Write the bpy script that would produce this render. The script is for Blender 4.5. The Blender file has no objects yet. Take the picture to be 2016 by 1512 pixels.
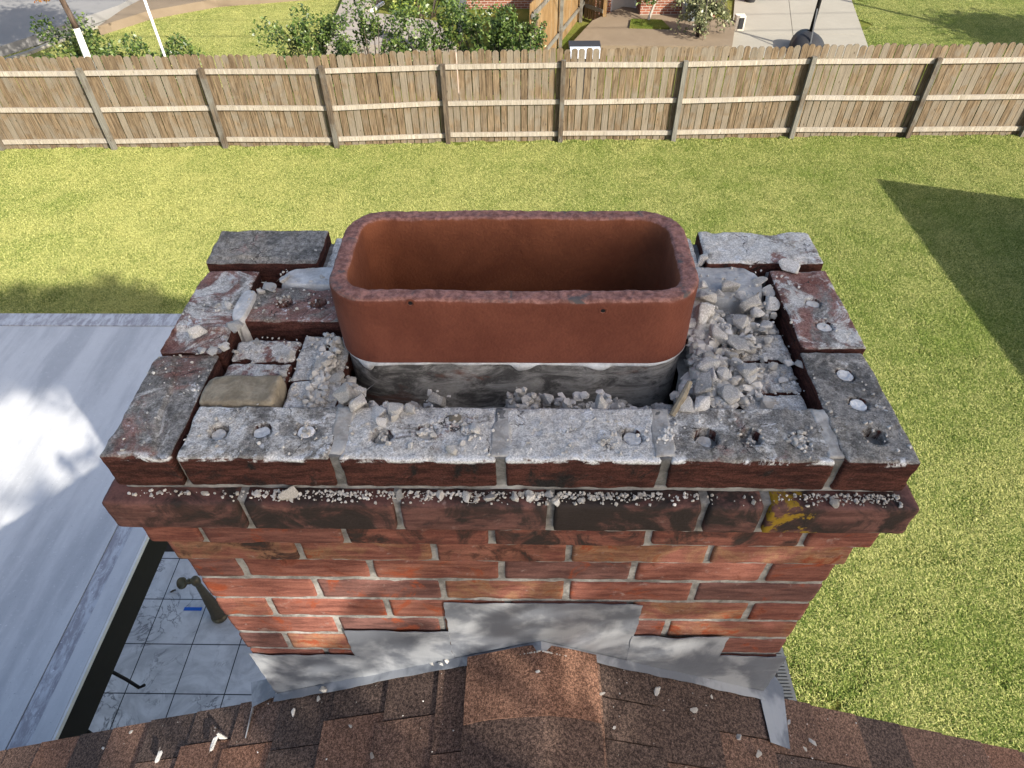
import bpy, bmesh, math, random
from mathutils import Vector, noise, Matrix
R = math.radians
rng = random.Random(7)
sc = bpy.context.scene
col = sc.collection
GZ = -5.8                      # ground level; z = 0 is the top of the chimney brickwork

# ------------------------------------------------------------------ camera
CX, CY, CZ = 0.023, -0.5099, 0.6469
PITCH, YAW, ROLL, F = 0.78962, -0.02635, -0.01465, 1318.62
cp, sp = math.cos(PITCH), math.sin(PITCH)
fw = Vector((math.sin(YAW)*cp, math.cos(YAW)*cp, -sp))
r0 = Vector((math.cos(YAW), -math.sin(YAW), 0)); u0 = r0.cross(fw)
rt = math.cos(ROLL)*r0 + math.sin(ROLL)*u0
up = -math.sin(ROLL)*r0 + math.cos(ROLL)*u0
cd = bpy.data.cameras.new('camera'); cam = bpy.data.objects.new('camera', cd); col.objects.link(cam)
m3 = Matrix((rt, up, -fw)).transposed()
cam.matrix_world = Matrix.Translation((CX, CY, CZ)) @ m3.to_4x4()
cd.sensor_width = 36; cd.lens = 36*F/2016; cd.clip_start = 0.05; cd.clip_end = 500
sc.camera = cam
def ray(px, py): return fw*F + rt*(px-1008) - up*(py-756)
def P(px, py, z=None, y=None):          # where the sight line through a photo pixel meets a real plane
    d = ray(px, py); C = Vector((CX, CY, CZ))
    t = (z-CZ)/d.z if z is not None else (y-CY)/d.y
    return C + d*t
# ------------------------------------------------------------------ light
SUN = Vector((1, -1, 0.87)).normalized()
w = bpy.data.worlds.new('World'); sc.world = w; w.use_nodes = True
nt = w.node_tree; bg = nt.nodes['Background']; sky = nt.nodes.new('ShaderNodeTexSky')
sky.sky_type = 'NISHITA'; sky.sun_disc = False; sky.ozone_density = .3; sky.dust_density = 2.5; sky.air_density = .9
sky.sun_elevation = math.asin(SUN.z); sky.sun_rotation = math.atan2(SUN.x, SUN.y)
nt.links.new(sky.outputs[0], bg.inputs[0]); bg.inputs[1].default_value = 0.125
sd = bpy.data.lights.new('sun', 'SUN'); so = bpy.data.objects.new('sun', sd); col.objects.link(so)
sd.energy = 4.6; sd.angle = R(0.53); sd.color = (1, .94, .84)
so.rotation_euler = SUN.to_track_quat('Z', 'Y').to_euler(); so.location = (5, -5, 12)
sc.view_settings.view_transform = 'Standard'; sc.view_settings.look = 'None'
sc.view_settings.exposure = 1.1; sc.view_settings.gamma = 1

# ------------------------------------------------------------------ material helpers
class NT:
    def __init__(s, name, rough=.9, spec=.2, metal=0):
        s.m = bpy.data.materials.new(name); s.m.use_nodes = True; s.t = s.m.node_tree
        s.b = s.t.nodes['Principled BSDF']; s.b.inputs['Roughness'].default_value = rough
        s.b.inputs['Specular IOR Level'].default_value = spec; s.b.inputs['Metallic'].default_value = metal
        s.hs = None
    def n(s, typ): return s.t.nodes.new('ShaderNode'+typ)
    def l(s, a, b): s.t.links.new(a, b)
    def put(s, sock, v):
        if isinstance(v, (int, float)): sock.default_value = v
        elif isinstance(v, tuple): sock.default_value = v if len(v) == 4 or sock.type == 'VECTOR' else (*v, 1)
        else: s.l(v, sock)
    def obj(s, scale=None, rand=False):
        v = s.n('TexCoord').outputs['Object']
        if rand:
            oi = s.n('ObjectInfo'); a = s.n('VectorMath'); a.operation = 'ADD'; sc_ = s.n('VectorMath'); sc_.operation = 'SCALE'
            c = s.n('CombineXYZ')
            for i in range(3): s.l(oi.outputs['Random'], c.inputs[i])
            s.l(c.outputs[0], sc_.inputs[0]); sc_.inputs['Scale'].default_value = 37
            s.l(v, a.inputs[0]); s.l(sc_.outputs[0], a.inputs[1]); v = a.outputs[0]
        if scale: v = s.scale(v, scale)
        return v
    def pos(s, scale=None):
        v = s.n('NewGeometry').outputs['Position']
        return s.scale(v, scale) if scale else v
    def scale(s, v, k):
        m = s.n('Mapping'); s.l(v, m.inputs[0]); m.inputs['Scale'].default_value = k; return m.outputs[0]
    def noise(s, scale, detail=4, rough=.6, dist=0, vec=None, out=0):
        n = s.n('TexNoise'); n.inputs['Scale'].default_value = scale; n.inputs['Detail'].default_value = detail
        n.inputs['Roughness'].default_value = rough; n.inputs['Distortion'].default_value = dist
        s.l(vec if vec is not None else s.obj(), n.inputs['Vector']); return n.outputs[out]
    def voro(s, scale, vec=None, out='Distance', feat='F1'):
        n = s.n('TexVoronoi'); n.feature = feat; n.inputs['Scale'].default_value = scale
        s.l(vec if vec is not None else s.obj(), n.inputs['Vector']); return n.outputs[out]
    def sm(s, v, a, b, lo=0., hi=1.):
        n = s.n('MapRange'); n.interpolation_type = 'SMOOTHSTEP'; s.put(n.inputs[0], v)
        for i, x in enumerate((a, b, lo, hi)): s.put(n.inputs[1+i], x)
        return n.outputs[0]
    def ma(s, op, a, b=0.):
        n = s.n('Math'); n.operation = op; s.put(n.inputs[0], a); s.put(n.inputs[1], b); return n.outputs[0]
    def mix(s, f, a, b):
        n = s.n('Mix'); n.data_type = 'RGBA'; s.put(n.inputs[0], f); s.put(n.inputs[6], a); s.put(n.inputs[7], b); return n.outputs[2]
    def mul(s, c, f):
        n = s.n('Mix'); n.data_type = 'RGBA'; n.blend_type = 'MULTIPLY'; n.inputs[0].default_value = 1
        s.put(n.inputs[6], c); s.put(n.inputs[7], f); return n.outputs[2]
    def attr(s, name, out='Fac', typ='GEOMETRY'):
        n = s.n('Attribute'); n.attribute_name = name; n.attribute_type = typ; return n.outputs[out]
    def vadd(s, v, c, amt):
        m = s.n('VectorMath'); m.operation = 'SCALE'; s.l(c, m.inputs[0]); m.inputs['Scale'].default_value = amt
        a = s.n('VectorMath'); a.operation = 'ADD'; s.l(v, a.inputs[0]); s.l(m.outputs[0], a.inputs[1]); return a.outputs[0]
    def sep(s, v):
        n = s.n('SeparateXYZ'); s.l(v, n.inputs[0]); return n.outputs
    def bump(s, h, strength=.5, dist=.002):
        n = s.n('Bump'); n.inputs['Strength'].default_value = strength; n.inputs['Distance'].default_value = dist
        s.l(h, n.inputs['Height'])
        if s.hs: s.l(s.hs, n.inputs['Normal'])
        s.hs = n.outputs[0]; s.l(s.hs, s.b.inputs['Normal'])
    def col(s, c): s.put(s.b.inputs['Base Color'], c); return s.m
def flat(name, c, rough=.8, metal=0, var=.15, sc_=20, spec=.2):
    k = NT(name, rough, spec, metal); n = k.noise(sc_, 5)
    lo = tuple(x*(1-var) for x in c); hi = tuple(min(1, x*(1+var)) for x in c)
    k.col(k.mix(n, lo, hi)); k.bump(k.noise(sc_*8, 3), .2, .001); return k.m

# mortar / rubble
def m_mortar(name, base=(.36, .34, .31), dark=(.17, .16, .145), white=(.62, .61, .58), rand=False, wh=.6):
    k = NT(name, .95, .1); v = k.obj(rand=rand)
    a = k.noise(35, 6, .7, .3, v); b = k.noise(12, 4, .6, .5, v); g = k.noise(260, 3, .7, 0, v)
    c = k.mix(k.sm(a, .35, .65), dark, base); c = k.mix(k.sm(b, wh-.05, wh+.12), c, white)
    c = k.mul(c, k.mix(g, (.72, .72, .72), (1.2, 1.2, 1.2)))
    if rand:
        o = k.n('ObjectInfo').outputs['Random']
        c = k.mul(c, k.mix(o, (.72, .70, .66), (1.15, 1.15, 1.15)))
    k.bump(a, .5, .004); k.bump(g, .6, .0012); return k.col(c)
M_MORT = m_mortar('joint_mortar', (.32, .305, .28), (.15, .142, .13), (.42, .405, .38))
M_MORTD = m_mortar('dark_joint_mortar', (.21, .205, .195), (.09, .087, .082), (.31, .30, .285))
M_STONE = m_mortar('mortar_rubble', (.60, .57, .52), (.44, .41, .37), (.76, .73, .685), True, .5)
M_WHITE = m_mortar('white_mortar', (.66, .65, .62), (.45, .44, .42), (.8, .8, .78))
M_SLAB = m_mortar('grey_mortar_slab', (.48, .475, .455), (.33, .325, .315), (.62, .61, .59))
M_BED = m_mortar('rubble_bed', (.50, .47, .42), (.30, .275, .24), (.66, .63, .58))

# weathered brick: tops smeared with mortar, sides red
def m_cap(name, edge=True):
    k = NT(name, .95, .08); v = k.obj()
    oc = k.n('ObjectInfo').outputs['Color']; s3 = k.n('SeparateColor'); k.l(oc, s3.inputs[0])
    cov, dk, rd = s3.outputs[0], s3.outputs[1], s3.outputs[2]
    g = k.n('NewGeometry'); nz = k.sep(g.outputs['Normal'])[2]; xyz = k.sep(g.outputs['Position'])
    top = k.sm(k.ma('ADD', nz, k.ma('MULTIPLY', k.noise(60, 3, .6, 0, v), .5)), .7, .95)
    n1 = k.noise(13, 12, .74, .7, v); n2 = k.noise(34, 10, .78, .3, v); n3_ = k.noise(7, 6, .65, 1.0, v); f = k.noise(120, 8, .8, 0, v); g3 = k.noise(420, 4, .75, 0, v)
    side = k.noise(1, 7, .72, .3, k.scale(v, (26, 26, 130)))
    brick = k.mix(k.sm(side, .36, .66), (.045, .021, .018), (.125, .05, .038))
    brick = k.mix(k.sm(n1, .54, .64), brick, (.024, .022, .021))
    brick = k.mix(k.sm(n2, .60, .72), brick, (.14, .10, .088))
    red = k.mix(k.sm(n2, .38, .6), (.19, .085, .068), (.36, .21, .175))
    grey = k.mix(k.sm(f, .38, .6), (.15, .14, .125), (.36, .335, .30))
    warm = k.mix(k.sm(f, .38, .6), (.18, .162, .135), (.43, .39, .335))
    grey = k.mix(k.sm(n3_, .46, .56), grey, warm)
    t = k.mix(k.sm(k.ma('ADD', n3_, k.ma('ADD', rd, k.ma('MULTIPLY', n2, .3))), 1.08, 1.2), grey, red)
    mort = k.mix(k.sm(f, .36, .6), (.46, .425, .375), (.76, .725, .665))
    m_ = k.sm(k.ma('ADD', n1, cov), .985, 1.065)
    t = k.mix(m_, t, mort)
    t = k.mix(k.sm(k.ma('ADD', n2, k.ma('MULTIPLY', cov, .25)), .70, .76), t, (.76, .75, .73))
    t = k.mix(k.ma('MULTIPLY', k.sm(k.noise(10, 9, .7, 1.6, v), .51, .60), dk), t, (.075, .071, .066))
    ck = k.voro(16, k.vadd(v, k.noise(30, 5, .6, 0, v, out=1), .035), feat='DISTANCE_TO_EDGE')
    t = k.mix(k.ma('MULTIPLY', k.sm(ck, .014, .004), k.sm(n3_, .52, .6)), t, (.055, .05, .047))
    c = k.mix(top, brick, t)
    if edge:
        e = k.ma('MULTIPLY', k.sm(xyz[1], .010, .001), k.sm(k.ma('ADD', xyz[2], k.ma('MULTIPLY', n2, .012)), -.002, .002))
        c = k.mix(k.ma('MULTIPLY', e, k.sm(n1, .49, .54)), c, (.78, .775, .76))
    c = k.mul(c, k.mix(k.sm(g3, .3, .7), (.6, .6, .6), (1.35, 1.35, 1.35)))
    k.bump(n2, .8, .006); k.bump(f, .8, .003); k.bump(g3, .6, .001); return k.col(c)
M_CAP = m_cap('weathered_brick'); 

def m_wall():
    k = NT('wall_brick', .9, .15); v = k.obj()
    tint, soot = k.attr('tint'), k.attr('soot')
    st = k.noise(1, 7, .7, .35, k.scale(v, (14, 14, 85))); n1 = k.noise(16, 7, .65, .8, v); n2 = k.noise(45, 5, .65, .3, v); g = k.noise(300, 3, .7, 0, v)
    red = k.mix(k.sm(st, .35, .65), (.125, .045, .034), (.245, .098, .070))
    och = k.mix(k.sm(st, .35, .65), (.17, .085, .048), (.285, .16, .09))
    dkb = k.mix(k.sm(st, .35, .65), (.085, .042, .036), (.17, .082, .068))
    c = k.mix(k.sm(tint, .55, .85), k.mix(k.sm(tint, .1, .4), dkb, red), k.mix(k.sm(n1, .4, .6), red, och))
    c = k.mix(k.sm(n1, .54, .66), c, (.24, .058, .026))
    c = k.mix(k.sm(n2, .60, .80), c, (.28, .20, .175))
    c = k.mix(k.sm(k.ma('ADD', n1, k.ma('MULTIPLY', soot, .36)), .67, .84), c, (.035, .027, .024))
    c = k.mix(k.ma('MULTIPLY', k.sm(k.attr('moss'), .3, .8), k.sm(k.ma('ADD', n2, k.sm(k.ma('ABSOLUTE', k.ma('SUBTRACT', k.sep(v)[0], .345)), .0, .08, .12, -.1)), .56, .64)), c, (.27, .17, .02))
    c = k.mul(c, k.mix(g, (.65, .65, .65), (1.3, 1.3, 1.3)))
    k.bump(st, .7, .003); k.bump(n2, .4, .003); k.bump(g, .5, .001); return k.col(c)
M_WALL = m_wall()

def m_clay():
    k = NT('fired_clay', .8, .25); v = k.obj(); z = k.sep(v)[2]
    n = k.noise(9, 6, .65, .5, v); f = k.noise(120, 5, .7, 0, v); pit = k.voro(240, v)
    nz = k.sep(k.n('NewGeometry').outputs['Normal'])[2]
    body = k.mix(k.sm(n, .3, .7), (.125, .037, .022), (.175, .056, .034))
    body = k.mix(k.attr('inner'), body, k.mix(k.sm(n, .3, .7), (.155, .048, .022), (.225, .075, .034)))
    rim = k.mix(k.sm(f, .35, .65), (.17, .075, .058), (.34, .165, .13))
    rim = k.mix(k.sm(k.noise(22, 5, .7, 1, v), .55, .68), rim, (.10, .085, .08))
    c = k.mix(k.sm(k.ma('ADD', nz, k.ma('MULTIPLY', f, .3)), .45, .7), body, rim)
    c = k.mul(c, k.mix(f, (.8, .8, .8), (1.15, 1.15, 1.15)))
    dust = k.ma('MULTIPLY', k.sm(z, .03, .0), k.sm(k.noise(30, 6, .7, 1, v), .5, .7))
    c = k.mix(dust, c, (.4, .3, .27))
    k.bump(f, .5, .0015); k.bump(pit, .35, .0015); return k.col(c)
M_CLAY = m_clay()
def m_oldclay():
    k = NT('stained_clay', .9, .2); v = k.obj(); vv = k.scale(v, (1, 1, 2.2))
    a = k.noise(16, 10, .75, .7, vv); b = k.noise(8, 6, .65, .6, vv); g = k.noise(160, 4, .7, 0, v)
    c = k.mix(k.sm(a, .38, .62), (.095, .09, .083), (.42, .40, .365))
    c = k.mix(k.sm(b, .56, .68), c, (.42, .40, .36)); c = k.mix(k.sm(b, .42, .3), c, (.19, .10, .075))
    c = k.mul(c, k.mix(g, (.65, .65, .65), (1.25, 1.25, 1.25)))
    k.bump(a, .4, .003); k.bump(g, .5, .001); return k.col(c)
M_OLD = m_oldclay()
def m_shingle(name, cap=False):
    k = NT(name, .95, .1); v = k.obj(); tint = k.attr('tint')
    gr = k.noise(430, 2, .8, 0, v); gr2 = k.noise(190, 3, .7, 0, v); big = k.noise(3.5, 4, .6, .6, v)
    dk = k.mix(k.sm(gr2, .35, .65), (.045, .034, .030), (.145, .105, .088))
    md = k.mix(k.sm(gr2, .35, .65), (.088, .056, .043), (.245, .155, .116))
    rd = k.mix(k.sm(gr2, .35, .65), (.135, .070, .046), (.32, .172, .115))
    c = k.mix(k.sm(tint, .15, .5), dk, md); c = k.mix(k.sm(tint, .6, .95), c, rd)
    c = k.mul(c, k.mix(k.sm(gr, .3, .7), (.35, .35, .35), (1.55, 1.5, 1.45)))
    c = k.mul(c, k.mix(big, (.7, .7, .72), (1.15, 1.13, 1.1)))
    k.bump(gr, .9, .0018); return k.col(c)
M_SHIN = m_shingle('asphalt_shingle')
def m_flash():
    k = NT('galvanised_sheet', .55, .35, .1); v = k.obj()
    n = k.noise(9, 5, .6, .3, v); f = k.noise(1, 2, .5, 0, k.scale(v, (900, 20, 20)))
    c = k.mix(k.sm(n, .42, .58), (.13, .14, .16), (.29, .30, .315)); c = k.mul(c, k.mix(f, (.9, .9, .9), (1.05, 1.05, 1.05)))
    r = k.sm(n, .3, .7, .42, .6); k.l(r, k.b.inputs['Roughness'])
    k.bump(k.noise(14, 3, .5, 0, v), .5, .006); k.bump(f, .15, .0005); return k.col(c)
M_FLASH = m_flash()
def m_cover():
    k = NT('painted_metal', .5, .3); v = k.obj(); a = k.noise(1, 5, .6, .12, k.scale(v, (5, .8, 1))); sp_ = k.noise(60, 5, .75, 0, v); fl = k.noise(16, 5, .7, .5, v)
    c = k.mix(k.sm(a, .4, .66), (.54, .54, .54), (.40, .405, .415)); c = k.mix(k.sm(sp_, .58, .72), c, (.62, .615, .61))
    c = k.mix(k.sm(k.noise(90, 3, .6, 0, v), .66, .76), c, (.26, .27, .29)); c = k.mul(c, k.mix(fl, (.9, .9, .9), (1.06, 1.06, 1.06)))
    k.bump(k.noise(5, 3, .5, 0, v), .3, .01); return k.col(c)
M_COVER = m_cover()
def m_trim():
    k = NT('worn_trim_paint', .55, .3); v = k.obj(); a = k.noise(1, 8, .75, .4, k.scale(v, (22, 7, 5)))
    c = k.mix(k.sm(a, .42, .6), (.29, .28, .30), (.50, .51, .53)); c = k.mix(k.sm(k.noise(70, 4, .7, 0, v), .62, .7), c, (.72, .73, .75))
    k.bump(a, .2, .002); return k.col(c)
M_TRIM = m_trim()
def m_wood(name, lo, hi, grey, knots=True):
    k = NT(name, .85, .15); v = k.obj(); tint = k.attr('tint')
    off = k.n('CombineXYZ'); k.l(k.ma('MULTIPLY', tint, 31.), off.inputs[2]); k.l(k.ma('MULTIPLY', tint, 17.), off.inputs[0])
    a = k.n('VectorMath'); a.operation = 'ADD'; k.l(v, a.inputs[0]); k.l(off.outputs[0], a.inputs[1]); vv = a.outputs[0]
    g = k.noise(1, 6, .65, .8, k.scale(vv, (38, 38, 2.6))); n = k.noise(2.2, 4, .6, .6, vv)
    c = k.mix(k.sm(g, .35, .68), lo, hi); c = k.mix(k.sm(k.ma('ADD', n, k.ma('MULTIPLY', tint, .34)), .55, .82), c, grey)
    c = k.mul(c, k.mix(tint, (.84, .84, .84), (1.12, 1.1, 1.07))); c = k.mul(c, k.mix(k.sm(k.noise(1, 4, .7, .4, k.scale(vv, (90, 90, 3))), .35, .65), (.72, .72, .72), (1.2, 1.2, 1.2)))
    if knots: c = k.mix(k.sm(k.voro(5.5, k.scale(vv, (1.6, 1, .55))), .10, .05), c, tuple(x*.45 for x in lo))
    k.bump(g, .5, .004); return k.col(c)
M_PICK = m_wood('weathered_picket', (.098, .068, .040), (.232, .172, .108), (.17, .145, .11))
M_RAIL = m_wood('pale_rail_wood', (.29, .25, .195), (.42, .38, .315), (.33, .30, .26))
M_POST = m_wood('grey_post_wood', (.06, .047, .035), (.14, .108, .075), (.15, .145, .125))
M_NEWW = m_wood('tan_cedar', (.16, .095, .04), (.30, .19, .085), (.22, .16, .09))
def m_tile():
    k = NT('marble_tile', .25, .5); v = k.obj(); xyz = k.sep(v)
    ts = .4625
    def ln(s, off):
        f = k.ma('FRACT', k.ma('DIVIDE', k.ma('SUBTRACT', s, off), ts)); return k.ma('MINIMUM', f, k.ma('SUBTRACT', 1., f))
    e = k.ma('MINIMUM', ln(xyz[0], -3.645), ln(xyz[1], 2.215))
    a = k.noise(2.6, 8, .68, 1.6, v); vein = k.ma('ABSOLUTE', k.ma('SUBTRACT', k.noise(3.2, 7, .62, 1.4, v), .5))
    c = k.mix(k.sm(a, .3, .7), (.42, .42, .43), (.64, .64, .645)); c = k.mix(k.ma('MULTIPLY', k.sm(vein, .035, .0), k.sm(k.noise(2, 3), .45, .6)), c, (.20, .20, .21))
    c = k.mix(k.sm(e, .008, .013), (.035, .037, .045), c)
    k.bump(k.sm(e, .006, .014), .4, .002); return k.col(c)
M_TILE = m_tile()
def m_lawn():
    k = NT('lawn_soil', .97, .05); v = k.pos(); a = k.noise(.8, 6, .7, .5, v); b = k.noise(60, 5, .8, 0, v)
    c = k.mix(k.sm(a, .35, .65), (.10, .135, .022), (.20, .195, .05)); c = k.mul(c, k.mix(k.sm(b, .3, .7), (.45, .45, .45), (1.35, 1.35, 1.3)))
    k.bump(b, 1, .03); return k.col(c)
M_LAWN = m_lawn()
def m_grass():
    k = NT('grass_blade', .7, .25); v = k.pos(); t = k.attr('tint')
    a = k.noise(1.3, 5, .65, .6, v); d = k.noise(.35, 3, .5, .3, v)
    px = k.sep(v)[0]
    dry = k.ma('ADD', k.ma('ADD', k.ma('MULTIPLY', a, .9), k.ma('MULTIPLY', d, .6)), k.sm(px, -9., 8., .07, -.14))
    gr = k.mix(t, (.055, .10, .011), (.25, .33, .052)); yl = k.mix(t, (.27, .27, .065), (.56, .55, .20))
    f = k.sm(k.ma('ADD', k.ma('MULTIPLY', dry, .65), k.ma('MULTIPLY', t, .5)), .5, .92)
    c = k.mix(f, gr, yl)
    tr = k.n('BsdfTranslucent'); k.put(tr.inputs[0], c); ad = k.n('MixShader'); ad.inputs[0].default_value = .14
    k.l(k.b.outputs[0], ad.inputs[1]); k.l(tr.outputs[0], ad.inputs[2]); k.l(ad.outputs[0], k.t.nodes['Material Output'].inputs[0])
    return k.col(c)
M_GRASS = m_grass()
def m_leaf(name, a, b, hl):
    k = NT(name, .4, .5); t = k.attr('tint'); c = k.mix(k.sm(t, 0, .8), a, b); c = k.mix(k.sm(t, .82, .95), c, hl)
    tr = k.n('BsdfTranslucent'); k.put(tr.inputs[0], c); ad = k.n('MixShader'); ad.inputs[0].default_value = .25
    k.l(k.b.outputs[0], ad.inputs[1]); k.l(tr.outputs[0], ad.inputs[2]); k.l(ad.outputs[0], k.t.nodes['Material Output'].inputs[0])
    return k.col(c)
M_LEAF = m_leaf('hedge_leaf', (.022, .05, .012), (.11, .165, .034), (.19, .24, .07))
M_LEAFY = m_leaf('light_leaf', (.07, .12, .02), (.24, .30, .05), (.36, .38, .10))
M_LEAFW = m_leaf('grey_green_leaf', (.10, .12, .06), (.26, .27, .13), (.40, .38, .22))
M_LEAFR = m_leaf('autumn_leaf', (.30, .10, .03), (.45, .24, .06), (.45, .40, .10))
def m_brickfar(name, sc_=1.):
    k = NT(name, .9, .15); v = k.obj()
    m = k.n('Mapping'); k.l(v, m.inputs[0]); m.inputs['Rotation'].default_value = (R(90), 0, 0)
    b = k.n('TexBrick'); k.l(m.outputs[0], b.inputs[0]); b.inputs['Scale'].default_value = 1
    b.inputs['Brick Width'].default_value = .203; b.inputs['Row Height'].default_value = .067; b.inputs['Mortar Size'].default_value = .007
    b.inputs['Color1'].default_value = (.27, .10, .055, 1); b.inputs['Color2'].default_value = (.20, .07, .045, 1); b.inputs['Mortar'].default_value = (.40, .36, .31, 1)
    c = k.mul(b.outputs[0], k.mix(k.noise(8, 5), (.7, .7, .7), (1.3, 1.3, 1.3))); k.bump(b.outputs['Fac'], -.5, .005) if False else None
    return k.col(c)
M_BFAR = m_brickfar('house_brick')
def m_conc(name, a, b):
    k = NT(name, .9, .15); v = k.obj(); n = k.noise(1.2, 6, .65, .5, v); g = k.noise(30, 5, .7, 0, v)
    c = k.mul(k.mix(n, a, b), k.mix(g, (.88, .88, .88), (1.08, 1.08, 1.08))); k.bump(g, .3, .002); return k.col(c)
M_CONC = m_conc('driveway_concrete', (.26, .24, .195), (.335, .312, .26))
M_ROAD = m_conc('road_concrete', (.19, .185, .178), (.26, .253, .242))
M_DIRT = m_conc('bare_earth', (.14, .105, .07), (.25, .195, .135))
M_PATH = m_conc('path_concrete', (.24, .21, .18), (.34, .30, .26))
M_BED2 = m_conc('dark_soil', (.03, .025, .02), (.07, .055, .045))
M_BLACK = flat('black_metal', (.012, .012, .013), .6, 0, .3)
M_BRONZE = flat('tarnished_bronze', (.11, .095, .065), .45, .5, .4)
M_PLBLK = flat('black_plastic', (.03, .03, .032), .5)
M_PLGREY = flat('ribbed_plastic', (.075, .08, .085), .6)
M_PWHITE = flat('white_paint', (.72, .72, .7), .5)
M_BLUE = flat('blue_tape', (.02, .12, .5), .6)
M_BARK = m_wood('brown_bark', (.05, .035, .025), (.14, .10, .075), (.10, .09, .08), False)
M_DOOR = flat('cream_door', (.58, .53, .44), .6)
M_BEIGE = m_mortar('beige_brick', (.33, .28, .20), (.20, .165, .115), (.42, .37, .28))
M_LIDB = flat('pale_blue_plastic', (.62, .68, .76), .4)
M_SIDING = flat('grey_siding', (.4, .39, .37), .7)

# ------------------------------------------------------------------ mesh helpers
def link(name, me, mat, parent=None):
    if mat is not None and not me.materials: me.materials.append(mat)
    o = bpy.data.objects.new(name, me); col.objects.link(o)
    if parent: o.parent = parent
    return o
def tag(o, label=None, cat=None, group=None, kind=None):
    if label: o['label'] = label
    if cat: o['category'] = cat
    if group: o['group'] = group
    if kind: o['kind'] = kind
    return o
def empty(name, loc, label, cat, group=None):
    o = bpy.data.objects.new(name, None); col.objects.link(o); o.location = loc; o.empty_display_size = .1
    # parts are modelled in world coordinates: they keep them under the parent
    return tag(o, label, cat, group)
class MB:
    def __init__(s): s.v = []; s.f = []; s.a = {}; s.cur = {}
    def set(s, **k): s.cur.update(k)
    def _mark(s, n):
        for k_, v_ in s.cur.items():
            L = s.a.setdefault(k_, []); L.extend([0.]*(len(s.v)-n-len(L))); L.extend([v_]*n)
    def add(s, vs, fs):
        b = len(s.v); s.v.extend(tuple(q) for q in vs); s.f.extend(tuple(i+b for i in f) for f in fs); s._mark(len(vs)); return s
    def box(s, x0, x1, y0, y1, z0, z1, mat=None):
        vs = [Vector((x, y, z)) for x in (x0, x1) for y in (y0, y1) for z in (z0, z1)]
        if mat: vs = [mat @ q for q in vs]
        return s.add(vs, [(0, 1, 3, 2), (4, 6, 7, 5), (0, 4, 5, 1), (2, 3, 7, 6), (0, 2, 6, 4), (1, 5, 7, 3)])
    def bar(s, a, b, wx, wy):           # square bar from a to b
        a, b = Vector(a), Vector(b); d = (b-a); L = d.length
        q = d.to_track_quat('Z', 'Y').to_matrix().to_4x4(); q.translation = a
        return s.box(-wx/2, wx/2, -wy/2, wy/2, 0, L, q)
    def tube(s, pts, rad, n=10, cap=True):
        rs = rad if isinstance(rad, (list, tuple)) else [rad]*len(pts); pts = [Vector(q) for q in pts]; vs = []; fs = []
        for i, q in enumerate(pts):
            d = (pts[min(i+1, len(pts)-1)]-pts[max(i-1, 0)]).normalized(); x = d.orthogonal().normalized() if i == 0 else (x-d*x.dot(d)).normalized(); y = d.cross(x)
            for j in range(n): t = 2*math.pi*j/n; vs.append(q+(x*math.cos(t)+y*math.sin(t))*rs[i])
        for i in range(len(pts)-1):
            for j in range(n): fs.append((i*n+j, i*n+(j+1) % n, (i+1)*n+(j+1) % n, (i+1)*n+j))
        if cap: fs.append(tuple(range(n-1, -1, -1))); fs.append(tuple(range((len(pts)-1)*n, len(pts)*n)))
        return s.add(vs, fs)
    def lathe(s, prof, c, n=24):
        vs = []; fs = []; c = Vector(c)
        for r_, z in prof:
            for j in range(n): t = 2*math.pi*j/n; vs.append(c+Vector((r_*math.cos(t), r_*math.sin(t), z)))
        for i in range(len(prof)-1):
            for j in range(n): fs.append((i*n+j, i*n+(j+1) % n, (i+1)*n+(j+1) % n, (i+1)*n+j))
        return s.add(vs, fs)
    def slab(s, pts, th):               # flat polygon with thickness th downward along its normal
        pts = [Vector(q) for q in pts]; n = len(pts); nor = (pts[1]-pts[0]).cross(pts[2]-pts[1]).normalized()
        vs = pts + [q-nor*th for q in pts]
        return s.add(vs, [tuple(range(n)), tuple(range(2*n-1, n-1, -1))]+[(i, n+i, n+(i+1) % n, (i+1) % n) for i in range(n)])
    def build(s, name, mat, parent=None, smooth=False, base=None):
        me = bpy.data.meshes.new(name)
        off = Vector(base) if base is not None else (parent_world(parent) if parent else Vector((0, 0, 0)))
        me.from_pydata([tuple(Vector(q)-off) for q in s.v] if off.length else s.v, [], s.f); me.update()
        for k_, L in s.a.items():
            L = L+[0.]*(len(s.v)-len(L)); at = me.attributes.new(k_, 'FLOAT', 'POINT'); at.data.foreach_set('value', L)
        if smooth: me.polygons.foreach_set('use_smooth', [True]*len(me.polygons))
        o = link(name, me, mat, parent)
        if base is not None and not parent: o.location = off
        return o
def parent_world(o):
    v = Vector((0, 0, 0))
    while o: v = v+o.location; o = o.parent
    return v
def n3(p, f, sd=0): return noise.noise(Vector((p[0]*f+sd*7.3, p[1]*f-sd*3.1, p[2]*f+sd*1.7)))
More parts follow.
